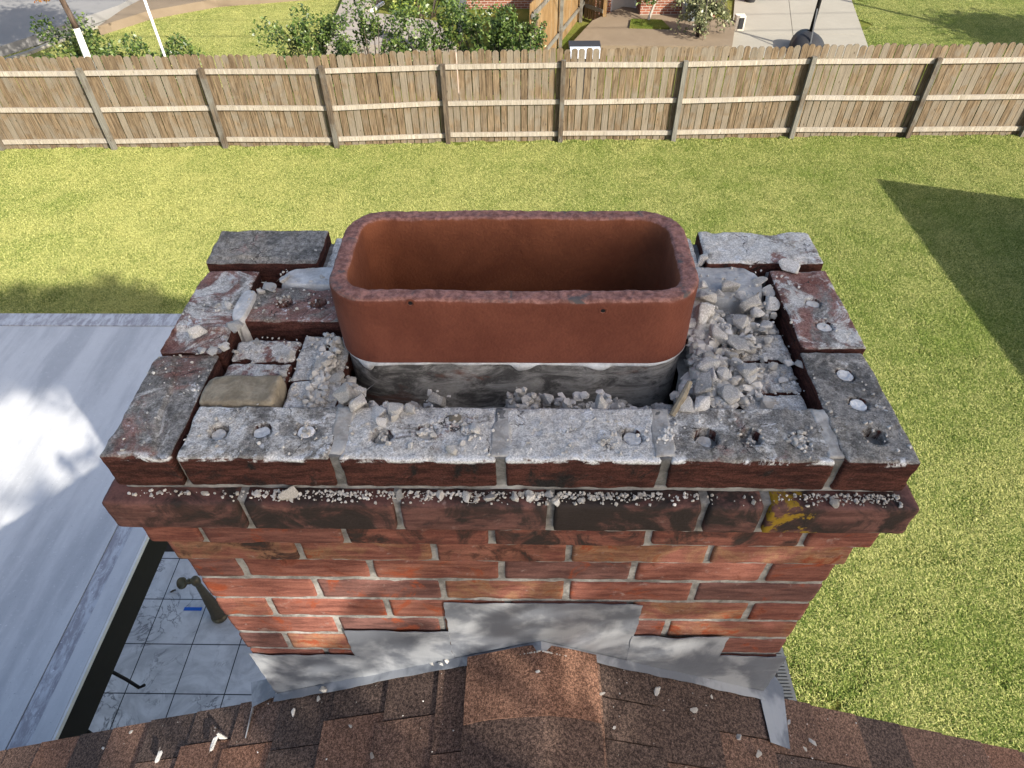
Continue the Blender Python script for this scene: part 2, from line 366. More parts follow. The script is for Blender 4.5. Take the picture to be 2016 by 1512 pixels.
def rough_block(mb, x0, x1, y0, y1, z0, z1, cell=.005, rad=.004, amp=.0012, chip=.006, seed=0, holes=(), top=None, bottom=False):
    X, Y, Z = x1-x0, y1-y0, z1-z0
    nx, ny, nz = (max(2, round(q/cell)) for q in (X, Y, Z)); idx = {}; vs = []; fs = []
    lo, hi = Vector((x0, y0, z0)), Vector((x1, y1, z1))
    def V(i, j, k):
        t = idx.get((i, j, k))
        if t is not None: return t
        p = Vector((x0+X*i/nx, y0+Y*j/ny, z0+Z*k/nz)); istop = k == nz
        dep = 0
        if istop:
            for hx, hy, hr, hd in holes:
                d = math.hypot(p.x-hx, p.y-hy); c_ = max(X/nx, Y/ny)
                hr2 = hr*(1+.06*n3(p, 90, seed))
                if abs(d-hr2) < c_*.75 and d > 1e-6:
                    inn = d < hr2; s_ = (hr2*(.94 if inn else 1.0))/d; p.x = hx+(p.x-hx)*s_; p.y = hy+(p.y-hy)*s_
                    if inn: dep = hd
                elif d < hr2: dep = hd*(1+.25*n3(p, 120, seed))
        rr = rad*(.7+.9*abs(n3(p, 40, seed)))+chip*max(0, n3(p, 22, seed+3)-.12)*2.2
        a = Vector((min(max(p.x, x0+rr), x1-rr), min(max(p.y, y0+rr), y1-rr), min(max(p.z, z0+rr), z1-rr))); d = p-a
        m = max(abs(d.x), abs(d.y), abs(d.z))
        if m > 0 and dep == 0:
            L = d.length; p = a+d*(min(rr, m)/L) if L > m*1.001 else p
        nn = Vector((n3(p, 35, seed), n3(p, 35, seed+5), n3(p, 35, seed+9)))*amp+Vector((n3(p, 140, seed), n3(p, 140, seed+5), n3(p, 140, seed+9)))*amp*.45
        p = p+nn
        if istop:
            if top: p.z += top(p.x, p.y)
            p.z -= dep
        idx[(i, j, k)] = len(vs); vs.append(p); return len(vs)-1
    for i in range(nx):
        for j in range(ny):
            fs.append((V(i, j, nz), V(i+1, j, nz), V(i+1, j+1, nz), V(i, j+1, nz)))
            if bottom: fs.append((V(i, j, 0), V(i, j+1, 0), V(i+1, j+1, 0), V(i+1, j, 0)))
    for i in range(nx):
        for k in range(nz):
            fs.append((V(i, 0, k), V(i+1, 0, k), V(i+1, 0, k+1), V(i, 0, k+1))); fs.append((V(i, ny, k), V(i, ny, k+1), V(i+1, ny, k+1), V(i+1, ny, k)))
    for j in range(ny):
        for k in range(nz):
            fs.append((V(0, j, k), V(0, j, k+1), V(0, j+1, k+1), V(0, j+1, k))); fs.append((V(nx, j, k), V(nx, j+1, k), V(nx, j+1, k+1), V(nx, j, k+1)))
    mb.add(vs, fs)

# ================================================================== SETTING
def sheet(name, pts, z, mat, kind='structure', th=None):
    mb = MB(); mb.slab([(x, y, z) for x, y in pts], th or .25); o = mb.build(name, mat); tag(o, kind=kind); return o
g = MB(); g.add([(-90, -60, GZ), (90, -60, GZ), (90, 120, GZ), (-90, 120, GZ)], [(0, 1, 2, 3)])
tag(g.build('ground', M_LAWN), kind='structure')
PZ = GZ+.10
tag(MB().box(-6.5, -.2, -4, 3.22, GZ-.1, PZ).build('patio', M_TILE), kind='structure')
sheet('soil_bed', [(-6.5, 3.22), (-.7, 3.22), (-.7, 4.0), (-6.5, 4.0)], GZ+.03, M_BED2)
e4 = .004
dq = [P(*q, z=GZ+.05) for q in ((1437, 110), (1716, 110), (1655, -60), (1452, -60))]; db = MB()
def dpt(u, v): return dq[0].lerp(dq[1], u).lerp(dq[3].lerp(dq[2], u), v)
for u0, u1 in ((0, .462), (.466, 1)):
    for v0, v1 in ((0, .20), (.2025, .6), (.6025, 1)): db.slab([dpt(u0, v0), dpt(u1, v0), dpt(u1, v1), dpt(u0, v1)], .12)
tag(db.build('driveway', M_CONC), kind='structure')
def gp(*pp): return [tuple(P(*q, z=GZ).xy) for q in pp]
road = gp((-300, 260), (-60, 135), (60, 96), (140, 66), (240, 30), (330, -20), (430, -90), (-400, -90))
sheet('road', road, GZ+.02, M_ROAD)
kb = MB()
edge = [Vector((*q, GZ)) for q in gp((-60, 148), (60, 108), (150, 72), (250, 36), (345, -16))]
for a, b in zip(edge, edge[1:]): kb.bar(a+Vector((0, 0, .03)), b+Vector((0, 0, .03)), .16, .14)
tag(kb.build('kerb', M_CONC), kind='structure')
sheet('verge', gp((250, 36), (345, -16), (700, -80), (690, -4), (430, 16), (300, 40), (200, 72)), GZ+.012, M_DIRT)
sheet('walkway', gp((640, 110), (686, 0), (704, -40), (790, -40), (715, 42), (860, 62), (900, 110)), GZ+.03, M_PATH)
sheet('side_yard', gp((1120, 110), (1165, 60), (1225, 32), (1445, 60), (1437, 112)), GZ+.01, M_DIRT)

# ---- grass: one stuff object per lawn, a patch of blades instanced over it
def blade_patch(name, n, seed, hmul=1.):
    r = random.Random(seed); vs = []; fs = []; ti = []
    for _ in range(n):
        x, y = r.uniform(-.52, .52), r.uniform(-.52, .52); h = r.uniform(.018, .05)*hmul; a = r.uniform(0, 6.28); w_ = r.uniform(.0018, .0040)*1.1
        ln = r.uniform(.1, 1.5)*h; dx, dy = math.cos(a)*ln, math.sin(a)*ln; wx, wy = -math.sin(a)*w_, math.cos(a)*w_; b = len(vs); t = r.random()
        vs += [(x-wx, y-wy, 0), (x+wx, y+wy, 0), (x+dx*.45+wx, y+dy*.45+wy, h*.7), (x+dx*.45-wx, y+dy*.45-wy, h*.7), (x+dx, y+dy, h*r.uniform(.5, 1.))]
        fs += [(b, b+1, b+2, b+3), (b+3, b+2, b+4)]; ti += [t]*5
    me = bpy.data.meshes.new(name); me.from_pydata(vs, [], fs); me.update(); at = me.attributes.new('tint', 'FLOAT', 'POINT'); at.data.foreach_set('value', ti)
    me.materials.append(M_GRASS); return bpy.data.objects.new(name, me)
patches = [blade_patch('grass_patch', 15000, 1), blade_patch('grass_patch', 15000, 2)]
def scatter(name, pts, label):
    me = bpy.data.meshes.new(name); me.from_pydata(pts, [], []); o = bpy.data.objects.new(name, me); col.objects.link(o); me.materials.append(M_GRASS)
    ng = bpy.data.node_groups.new(name, 'GeometryNodeTree')
    ng.interface.new_socket('Geometry', in_out='INPUT', socket_type='NodeSocketGeometry'); ng.interface.new_socket('Geometry', in_out='OUTPUT', socket_type='NodeSocketGeometry')
    N = ng.nodes.new; gi, go = N('NodeGroupInput'), N('NodeGroupOutput'); jn = N('GeometryNodeJoinGeometry')
    rb = N('FunctionNodeRandomValue'); rb.data_type = 'BOOLEAN'; rb.inputs['Probability'].default_value = .5; nb = N('FunctionNodeBooleanMath'); nb.operation = 'NOT'
    L = ng.links.new; L(rb.outputs[3], nb.inputs[0])
    for i, pt in enumerate(patches):
        ip = N('GeometryNodeInstanceOnPoints'); oi = N('GeometryNodeObjectInfo'); oi.inputs['Object'].default_value = pt
        rv = N('FunctionNodeRandomValue'); rv.data_type = 'FLOAT_VECTOR'; rv.inputs[0].default_value = (0, 0, 0); rv.inputs[1].default_value = (0, 0, 6.28); rv.inputs['Seed'].default_value = i+3
        L(gi.outputs[0], ip.inputs['Points']); L(oi.outputs['Geometry'], ip.inputs['Instance']); L((rb.outputs[3] if i else nb.outputs[0]), ip.inputs['Selection'])
        L(rv.outputs[0], ip.inputs['Rotation']); L(ip.outputs[0], jn.inputs[0])
    L(jn.outputs[0], go.inputs[0]); md = o.modifiers.new('grass', 'NODES'); md.node_group = ng
    return tag(o, label, 'grass', kind='stuff')
def inside(pt, poly):
    x, y = pt; c = False
    for (x1, y1), (x2, y2) in zip(poly, poly[1:]+poly[:1]):
        if (y1 > y) != (y2 > y) and x < (x2-x1)*(y-y1)/(y2-y1)+x1: c = not c
    return c
def fenceY(x): return 12.95+.025*x
pts = []
st = .62; y = -.4
while y < 13.6:
    x = -13.5
    while x < 13.5:
        X_, Y_ = x+rng.uniform(-.12, .12), y+rng.uniform(-.12, .12)
        if not (X_ < 0.2 and Y_ < 4.4) and not (X_ < 2.65+.35 and Y_ < 2.1) and Y_ < fenceY(X_)+.1: pts.append((X_, min(Y_, fenceY(X_)-.45), GZ))
        x += st
    y += st
scatter('lawn_grass', pts, 'mown yellow green grass of the back yard between house and fence')
lawn2 = gp((-200, 175), (60, 108), (150, 76), (250, 42), (300, 40), (430, 16), (560, -8), (690, -2), (640, 110), (640, 160))
lawn3 = [(q[0]+.25, q[1]) for q in gp((1716, 112), (1655, -60))]+gp((2300, -60), (2300, 112))
pts = []; y = 13.2
while y < 27:
    x = -22
    while x < 22:
        X_, Y_ = x+rng.uniform(-.12, .12), y+rng.uniform(-.12, .12)
        if inside((X_, Y_), lawn2) or inside((X_, Y_), lawn3): pts.append((X_, Y_, GZ))
        x += st
    y += st
scatter('front_lawn_grass', pts, 'sunlit yellow green grass of the neighbouring yards beyond the fence')

# ================================================================== FENCE
fpx = [((-90, 165), (5, 309)), ((153, 152), (226, 297)), ((392, 140), (445, 294)), ((629, 133), (664, 294)), ((869, 127), (883, 285)), ((1112, 122), (1103, 282)), ((1350, 120), (1325, 280)), ((1605, 113), (1557, 275)), ((1848, 110), (1785, 274)), ((2085, 100), (2010, 272))]
fb = [P(*b, z=GZ) for a, b in fpx]
fb[0].x = fb[1].x-2.37; fb[0].y = fb[1].y-.02
fb = [fb[0]-Vector((2.37, .02, 0))]+fb; fb.append(fb[-1]+Vector((2.37, .03, 0)))
fr = empty('wooden_fence', fb[5], 'long weathered wooden picket fence with pale rails across the back of the lawn', 'fence')
for i, b in enumerate(fb):
    mb = MB(); mb.set(tint=rng.random()); h = 1.63+rng.uniform(-.03, .03)
    mb.box(b.x-.045, b.x+.045, b.y-.02, b.y+.07, GZ-.1, GZ+h); mb.build('post', M_POST, fr)
for a, b in zip(fb, fb[1:]):
    mb = MB(); L = (b-a).length; n = int(L/.138)
    for i in range(n):
        t0, t1 = i/n, (i+1)/n; c = a.lerp(b, (t0+t1)/2); wd = L/n; mb.set(tint=rng.random()); hw = wd/2-.0075; h = 1.84+rng.uniform(-.03, .018)
        y0 = c.y+.112+rng.uniform(0, .012); y1 = y0+.016; cx_ = c.x; ct = .035; tl = rng.gauss(0, .005)
        prof = [(-hw, -.02), (hw, -.02), (hw+tl, h-ct), (hw-ct*.7+tl, h-.008), (hw-ct+tl, h), (-hw+ct+tl, h), (-hw+ct*.7+tl, h-.008), (-hw+tl, h-ct)]
        vs = [(cx_+u, y0, GZ+z) for u, z in prof]+[(cx_+u, y1, GZ+z) for u, z in prof]; k = len(prof)
        mb.add(vs, [tuple(range(k)), tuple(range(2*k-1, k-1, -1))]+[(j, k+j, k+(j+1) % k, (j+1) % k) for j in range(k)])
    mb.build('picket_panel', M_PICK, fr)
    for hz in (.17, .83, 1.54):
        rl = MB(); rl.set(tint=rng.random()*.6); dz = rng.uniform(-.012, .012); d = (b-a).normalized()
        A, B = a+d*.05, b-d*.05
        rl.slab([(A.x, A.y+.07, GZ+hz+.045+dz), (B.x, B.y+.07, GZ+hz+.045-dz), (B.x, B.y+.11, GZ+hz+.045-dz), (A.x, A.y+.11, GZ+hz+.045+dz)], .088)
        rl.build('rail', M_RAIL, fr)

# ================================================================== CHIMNEY
ch = empty('brick_chimney', (0, .25, GZ), 'brick chimney with broken uncapped top courses rising through the roof edge', 'chimney')
# heightmap of the chimney top
HX0, HY0, HC = -.56, -.06, .004; NXH, NYH = 280, 160
H = [[-.053]*NYH for _ in range(NXH)]
def hset(x0, x1, y0, y1, z):
    for i in range(max(0, int((x0-HX0)/HC)), min(NXH, int((x1-HX0)/HC)+1)):
        for j in range(max(0, int((y0-HY0)/HC)), min(NYH, int((y1-HY0)/HC)+1)): H[i][j] = z
def hget(x, y, r=0.):
    m = -9
    for dx in (-r, 0, r):
        for dy in (-r, 0, r):
            i, j = int((x+dx-HX0)/HC), int((y+dy-HY0)/HC)
            if 0 <= i < NXH and 0 <= j < NYH: m = max(m, H[i][j])
    return m
hset(-.52, .52, -.022, 0, -.068); hset(-.255, .275, .096, .2, -.103)
def cap_brick(x0, x1, y0, y1, z1=0., z0=-.057, c=(.5, .3, .5), holes=(), seed=0, chip=.007, top=None, mat=None, name='brick', rad=.004, amp=.0014, rot=None, cell=.0027, label=None):
    mb = MB(); mb.set(tint=.5, soot=0., moss=0.); rough_block(mb, x0, x1, y0, y1, z0, z1, cell, rad, amp, chip, seed, holes, top)
    if rot:
        cc = Vector(((x0+x1)/2, (y0+y1)/2, (z0+z1)/2)); m = Matrix.Translation(cc) @ rot @ Matrix.Translation(-cc); mb.v = [tuple(m @ Vector(q)) for q in mb.v]
    o = mb.build(name, mat or M_CAP, ch, smooth=True); o.color = (*c, 1); hset(x0, x1, y0, y1, z1)
    if label: o['label'] = label
    return o
def plug(x, y, r, z, seed, mat=None):
    mb = MB(); vs = []; fs = []; n, m = 22, 7
    for i in range(m+1):
        for j in range(n):
            a = 2*math.pi*j/n; q = r*i/m*(1+.10*n3((math.cos(a), math.sin(a), 0), 1.8, seed)); p = (x+q*math.cos(a), y+q*math.sin(a)); zz = z+.0018*n3((*p, 0), 90, seed)+.001*n3((*p, 0), 260, seed)-(.006 if i == m else 0)
            vs.append((*p, zz))
    for i in range(m):
        for j in range(n): fs.append((i*n+j, (i+1)*n+j, (i+1)*n+(j+1) % n, i*n+(j+1) % n))
    mb.add(vs, fs); return mb.build('mortar_plug', mat or M_STONE, ch)
def spall(th, nrm, f, sd, dep=.004):       # a flaked-off layer: everything on one side of a wavy line sits lower
    def fn(x, y):
        s = x*nrm[0]+y*nrm[1]-th+.02*n3((x, y, 0), f, sd)
        return -dep*min(1, max(0, s/.002)) + .0012*n3((x, y, 0), 60, sd)
    return fn
Hr = .0125
# front row
FR = [(-.408, -.217, [(-.368, .045, Hr+.001, .026), (-.312, .045, Hr, .02), (-.256, .046, Hr, .02)], (.53, .3, .30)),
      (-.205, -.012, [(-.158, .038, Hr+.001, .026), (-.102, .045, Hr, .02), (-.050, .050, Hr-.002, .012)], (.61, .1, .40)),
      (.000, .191, [(.159, .039, Hr+.001, .02), (.04, .045, .006, .0015)], (.64, .1, .32)),
      (.203, .403, [(.252, .038, Hr+.002, .03), (.307, .038, Hr+.001, .03), (.366, .035, Hr, .02)], (.48, .4, .34))]
for i, (a, b, hs, c) in enumerate(FR): cap_brick(a, b, 0, .089, 0, -.057, c, hs, 10+i, .005, top=lambda x, y, s=i: .0018*n3((x, y, 0), 28, s)+.0012*n3((x, y, 1), 80, s))
for i, (x, y, r_, z) in enumerate(((-.369, .0435, .0105, -.006), (-.3125, .0435, .0122, -.0025), (-.256, .045, .0122, -.001), (-.102, .044, .0122, -.003), (-.050, .05, .010, -.001), (.159, .0365, .0128, -.002), (.2495, .037, .0112, -.008), (.366, .035, .0122, -.003), (.461, .15, .0122, .0005), (.46, .095, .0122, .0), (.464, .3065, .0112, -.0005), (.464, .251, .0122, .0005), (-.158, .036, .010, -.008))): plug(x, y, r_, z, i, M_WHITE if i in (1, 5, 8, 9) else None)
# corner and side blocks
cap_brick(-.502, -.415, -.001, .187, .003, -.057, (.44, .40, .46), [], 21, .009, top=spall(-.395, (.9, .25), 12, 2, .005), label='grey spalled corner brick with a flaked face')
cap_brick(-.503, -.414, .194, .392, .001, -.057, (.48, .25, .56), [], 22, .010, top=spall(-.27, (.2, -.75), 10, 5, .007))
cap_brick(.412, .502, -.002, .196, .002, -.057, (.38, .6, .30), [(.461, .15, Hr, .02), (.46, .095, Hr, .02), (.461, .039, Hr+.001, .04)], 23, .006, label='dark corner brick with one open core hole')
cap_brick(.418, .510, .203, .392, .002, -.057, (.50, .25, .56), [(.464, .307, Hr-.001, .02), (.464, .251, Hr, .02)], 24, .009)
cap_brick(-.507, -.318, .405, .497, .010, -.047, (.34, .55, .34), [], 25, .006, top=spall(-.33, (0, -.8), 8, 9, .003), rot=Matrix.Rotation(R(1.5), 4, 'X'), label='dark grey tilted back corner brick')
cap_brick(.322, .512, .408, .502, .004, -.057, (.58, .4, .42), [], 26, .011, top=spall(.2, (.4, -.1), 14, 4, .004))
cap_brick(-.309, -.12, .405, .497, -.004, -.057, (.62, .1, .45), [], 27, .01)
cap_brick(-.11, .09, .405, .497, -.004, -.057, (.6, .1, .4), [], 28, .01)
cap_brick(.1, .312, .405, .497, -.004, -.057, (.6, .1, .4), [], 29, .01)
# second layer inside the ring
cap_brick(-.408, -.238, .268, .352, -.004, -.056, (.44, .2, .45), [(-.352, .312, Hr, .035), (-.299, .311, Hr, .018)], 31, .006, label='purplish grey brick with two open core holes')
cap_brick(-.408, -.312, .192, .242, -.016, -.066, (.58, .1, .55), [], 32, .014, rad=.009, amp=.003)
cap_brick(-.404, -.312, .150, .187, -.014, -.066, (.56, .1, .55), [], 33, .012, rad=.007, amp=.0028)
b = cap_brick(-.309, -.272, .155, .250, -.018, -.066, (.62, .2, .42), [], 34, .006)
b = cap_brick(-.306, -.232, .092, .152, -.014, -.066, (.68, .1, .42), [], 35, .006, amp=.002)
b = cap_brick(-.268, -.238, .158, .250, -.026, -.066, (.6, .2, .35), [], 36, .008, amp=.003)
cap_brick(.300, .412, .205, .262, -.022, -.066, (.56, .0, .40), [], 37, .008)
cap_brick(.300, .408, .140, .200, -.024, -.066, (.58, .0, .48), [], 38, .008, amp=.002)
cap_brick(.318, .406, .094, .136, -.022, -.066, (.63, .0, .45), [], 39, .006)
cap_brick(.262, .412, .268, .30, -.030, -.066, (.6, .1, .35), [], 40, .01, amp=.003)
# dome-like mortar slabs
def slab_lump(x0, x1, y0, y1, z0, z1, seed, mat, name, label):
    mb = MB(); cx_, cy_ = (x0+x1)/2, (y0+y1)/2; a, b_ = (x1-x0)/2, (y1-y0)/2; n = 44; vs = []; fs = []
    for i in range(n+1):
        for j in range(n+1):
            u, v = -1+2*i/n, -1+2*j/n; q = (abs(u)**3.2+abs(v)**3.2)**(1/3.2); m = max(abs(u), abs(v)) or 1
            k = (m/q if q else 1); x, y_ = cx_+a*u*k*(1+.05*n3((u, v, 0), 2.5, seed)), cy_+b_*v*k*(1+.07*n3((u, v, 3), 2.5, seed))
            e = min(1, (1-m)/.22); z = z0+(z1-z0)*math.sin(e*1.57)+.002*n3((x, y_, 0), 35, seed)*e+.0012*n3((x, y_, 0), 120, seed); vs.append((x, y_, z))
    for i in range(n):
        for j in range(n): k = i*(n+1)+j; fs.append((k, k+n+1, k+n+2, k+1))
    mb.add(vs, fs); o = mb.build(name, mat, ch, smooth=True); o['label'] = label
    hset(x0+.01, x1-.01, y0+.01, y1-.01, z1); return o
slab_lump(.268, .414, .318, .420, -.06, -.004, 3, M_SLAB, 'mortar_slab', 'large rounded grey mortar slab right of the flue')
slab_lump(-.385, -.235, .350, .410, -.06, -.002, 4, M_WHITE, 'mortar_slab', 'white rounded mortar slab left of the flue')
slab_lump(-.425, -.398, .255, .345, -.06, .004, 5, M_WHITE, 'mortar_slab', 'narrow white strip of mortar beside the holed brick')
# mortar bed under the rubble
def bedz(x, y):
    e = min(1, max(0, (y-.090)/.006))*min(1, max(0, (x+.262)/.01))*min(1, max(0, (.285-x)/.02))
    return -.053-.052*e*(1 if y < .2 else 0)
bd = MB(); n_ = 150; m_ = 76
vs = []; fs = []
for i in range(n_+1):
    for j in range(m_+1):
        x, y_ = -.46+.92*i/n_, .05+.40*j/m_; vs.append((x, y_, bedz(x, y_)+.005*n3((x, y_, 0), 25, 1)+.003*n3((x, y_, 0), 70, 2)))
for i in range(n_):
    for j in range(m_): k = i*(m_+1)+j; fs.append((k, k+m_+1, k+m_+2, k+1))
def in_flue(q): return -.24 < q[0] < .256 and .19 < q[1] < .395
fs = [f for f in fs if not all(in_flue(vs[i]) for i in f)]
bd.add(vs, fs); bd.build('mortar_bed', M_BED, ch, smooth=True)

# ---- corbel courses and shaft (running bond, each brick a rough block)
def course(mb, z0, z1, hw, y0, joints, depth=.09, soot=0., seed=0, mossx=None):
    xs = [-hw]+joints+[hw]; jw = .0048
    for i, (a, b_) in enumerate(zip(xs, xs[1:])):
        a2, b2 = a+(jw if i else 0), b_-(jw if i < len(xs)-2 else 0)
        mb.set(tint=rng.random()*(.18 if soot > .5 else 1), soot=min(1, max(0, soot+rng.uniform(-.3, .3))), moss=1. if (mossx and a < mossx < b_) else 0.)
        rough_block(mb, a2, b2, y0+rng.uniform(-.001, .0006), y0+depth, z0, z1, .0055, .003, .0007, .004, seed+i)
def side(mb, z0, z1, hw, y0, y1, off, soot, seed):
    for sg in (-1, 1):
        y = y0+.095+off; k = 0
        while y < y1-.02:
            ye = min(y+.192, y1); mb.set(tint=rng.random(), soot=soot, moss=0.)
            xa, xb = (hw-.09, hw) if sg > 0 else (-hw, -hw+.09); rough_block(mb, xa, xb, y+.0055, ye, z0, z1, .012, .003, .001, .004, seed+k+sg); y = ye+.006; k += 1
    x = -hw
    while x < hw-.02:                           # back face
        xe = min(x+.192, hw); mb.set(tint=rng.random(), soot=soot, moss=0.); rough_block(mb, x, xe, y1+.006, y1+.08, z0, z1, .014, .003, .001, .004, seed+k); x = xe+.011; k += 1
PXJ = {1: (1015, [483, 783, 1084, 1386, 1507]), 2: (1060, [402, 680, 968, 1278, 1585]), 3: (1092, [592, 855, 1120, 1397]), 4: (1128, [484, 733, 988, 1246, 1508]), 5: (1160, [625, 872, 1116, 1368]),
       6: (1192, [533, 762, 1000, 1240, 1480]), 7: (1222, [662, 870, 1100, 1317]), 8: (1252, [560, 770, 990, 1200, 1415]), 9: (1280, [640, 860, 1080, 1290])}
cm = MB()
rows = [(1, .522, -.021, .75), (2, .512, -.002, .4), (3, .502, .010, .25)]+[(i, .497, .018, .1) for i in range(4, 17)]
for i, hw, y0, soot in rows:
    z1 = -.067*i; z0 = z1-.0575
    if i in PXJ:
        py, xs = PXJ[i]; js = [P(x, py, y=y0).x for x in xs]
    else:
        js = [-.5+.203*k+(.1 if i % 2 else 0) for k in range(1, 5)]; js = [q for q in js if -.46 < q < .46]
    course(cm, z0, z1, hw, y0, js, .09, soot, i*20, mossx=.40 if i == 1 else None)
    side(cm, z0, z1, hw, y0, .43 if i > 3 else .44, (i % 2)*.1, soot, i*50)
cm.build('brickwork', M_WALL, ch, smooth=True)
# mortar core (joints)
mj = MB()
core = [(-.014, -.0575, .49, .010), (-.056, -.066, .497, .004), (-.0685, -.135, .514, -.013), (-.1351, -.199, .506, .004), (-.1991, -.266, .497, .015), (-.2661, -1.145, .4950, .0206)]
for z1, z0, hw, y0 in core:
    if z1 > -.05:      # ring only: leave the middle open
        rough_block(mj, -hw, hw, y0, .082, z0, z1, .006, .001, .0012, .001, 3); rough_block(mj, -.49, -.422, y0, .42, z0, z1, .01, .001, .0012, .001, 4); rough_block(mj, .422, .49, y0, .42, z0, z1, .01, .001, .0012, .001, 5); rough_block(mj, -.49, .49, .41, .49, z0, z1, .01, .001, .0012, .001, 6)
    else:
        for q in ((-hw, hw, y0, .165), (-hw, -.255, .165, .5), (.268, hw, .165, .5), (-.255, .268, .405, .5)): 
            if q[2] == y0 and z1 > -.1:
                rough_block(mj, q[0], q[1], y0, .094, z0, z1, .008, .001, .0014, .001, 7); rough_block(mj, q[0], -.258, .0945, q[3], z0, z1, .008, .001, .0014, .001, 7); rough_block(mj, .30, q[1], .0945, q[3], z0, z1, .008, .001, .0014, .001, 7); continue
            rough_block(mj, *q, z0, z1, .008 if q[3] < .2 else .02, .001, .0014, .001, 7)
mj.build('mortar_joints', M_MORT, ch, smooth=True)
lo = MB(); lo.box(-.495, .495, .02, .51, GZ, -1.146); lo.build('lower_shaft', M_BFAR, ch)
# smeared mortar plugs closing the head joints on top of the front row
for jx in (-.211, -.006, .197, .408):
    mb = MB(); mb.set(tint=.5); rough_block(mb, jx-.0085, jx+.0085, .004, .086, -.056, -.0005, .003, .001, .0015, .002, int(jx*100)); mb.build('mortar_joint', M_MORTD, ch, smooth=True); mb = MB(); rough_block(mb, jx-.013, jx+.013, .006, .087, -.004, .0007, .003, .002, .0016, .006, int(jx*100)+7); mb.build('mortar_smear', M_BED, ch, smooth=True)

# ---- flue liner
LC = Vector((.007, .292)); LA, LB, LR = .2525, .1125, .062
def rrect(a, b, r, n):      # rounded-rectangle outline sampled evenly, with outward normals
    segs = []; L = [2*(a-r), math.pi*r/2, 2*(b-r), math.pi*r/2]*2; tot = sum(L); out = []
    for k in range(n):
        s = tot*k/n; i = 0
        while s > L[i]: s -= L[i]; i += 1
        if i == 0: p, q = (-a+r+s, -b), (0, -1)
        elif i == 1: t = s/r; p, q = (a-r+r*math.sin(t), -b+r-r*math.cos(t)), (math.sin(t), -math.cos(t))
        elif i == 2: p, q = (a, -b+r+s), (1, 0)
        elif i == 3: t = s/r; p, q = (a-r+r*math.cos(t), b-r+r*math.sin(t)), (math.cos(t), math.sin(t))
        elif i == 4: p, q = (a-r-s, b), (0, 1)
        elif i == 5: t = s/r; p, q = (-a+r-r*math.sin(t), b-r+r*math.cos(t)), (-math.sin(t), math.cos(t))
        elif i == 6: p, q = (-a, b-r-s), (-1, 0)
        else: t = s/r; p, q = (-a+r-r*math.cos(t), -b+r-r*math.sin(t)), (-math.cos(t), -math.sin(t))
        out.append((Vector(p), Vector(q)))
    return out
def liner(name, mat, prof, inset, sd, n=520, rimz=None, wob=.0):
    """prof: list of (offset from outer wall, z)"""
    mb = MB(); vs = []; fs = []; ring = rrect(LA, LB, LR, n)
    for off, z in prof:
        for p, q in ring:
            x, y_ = (p-q*(off+inset))+LC; zz = z
            if rimz is not None and z > rimz:
                zz += .0012*n3((x, y_, 0), 45, sd)+.0010*n3((x, y_, 0), 140, sd)+wob*n3((x, y_, 0), 7, sd)
                k = .0009*n3((x, y_, z), 70, sd+2)+.002*max(0, n3((x, y_, z), 26, sd+5)); x -= q.x*k; y_ -= q.y*k
            else:
                k = .0008*n3((x, y_, z), 20, sd); x += q.x*k; y_ += q.y*k
            vs.append((x, y_, zz))
    for i in range(len(prof)-1):
        for j in range(n): fs.append((i*n+j, i*n+(j+1) % n, (i+1)*n+(j+1) % n, (i+1)*n+j))
    mb.set(inner=0.); mb.add(vs, fs); mb.a['inner'] = [1. if prof[i//n][0] > TH-.004 else 0. for i in range(len(vs))]; return mb.build(name, mat, fl, smooth=True)
fl = empty('clay_flue_liner', (LC.x, LC.y, -.1), 'red rounded rectangular clay flue liner standing open in the chimney top', 'flue liner')
TH = .0255; zt = .105
prof = [(0, -.006)]+[(0, -.006+.108*i/22) for i in range(1, 22)]+[(.0008, zt-.003), (.003, zt-.0005)]+[(.003+(TH-.006)*i/7, zt) for i in range(1, 8)]+[(TH-.0015, zt-.002), (TH, zt-.006)]+[(TH+.001, zt-.006-1.3*i/60) for i in range(1, 61)]
liner('upper_tile', M_CLAY, prof, 0, 1, rimz=zt-.004, wob=.003)
prof = [(0, -.5+.492*i/40) for i in range(41)]+[(.004, -.0072), (.014, -.0072)]
o = liner('lower_tile', M_OLD, prof, .0045, 4); o['label'] = 'grey and black stained lower flue tile'
mb = MB(); n = 620; vs = []; fs = []; ring = rrect(LA, LB, LR, n)
for j in range(n):
    p, q = ring[j]; x, y_ = p+LC; t = n3((x, y_, 0), 24, 8); s = n3((x, y_, 0), 75, 8); hh = .0008+.004*max(0, s)+.03*max(0, n3((x, y_, 0), 38, 11)-.30); bu = .0006+.0042*t
    for dz, do in ((.0012, -.003), (.0012+.0008*s, bu), (-.001-hh*.6, bu+.0006), (-.0035-hh, -.0035)): vs.append((x+q.x*do, y_+q.y*do, -.0075+dz))
for j in range(n):
    for k in range(3): a = j*4+k; b_ = ((j+1) % n)*4+k; fs.append((a, b_, b_+1, a+1))
mb.add(vs, fs); mb.build('mortar_joint', M_WHITE, fl, smooth=True)
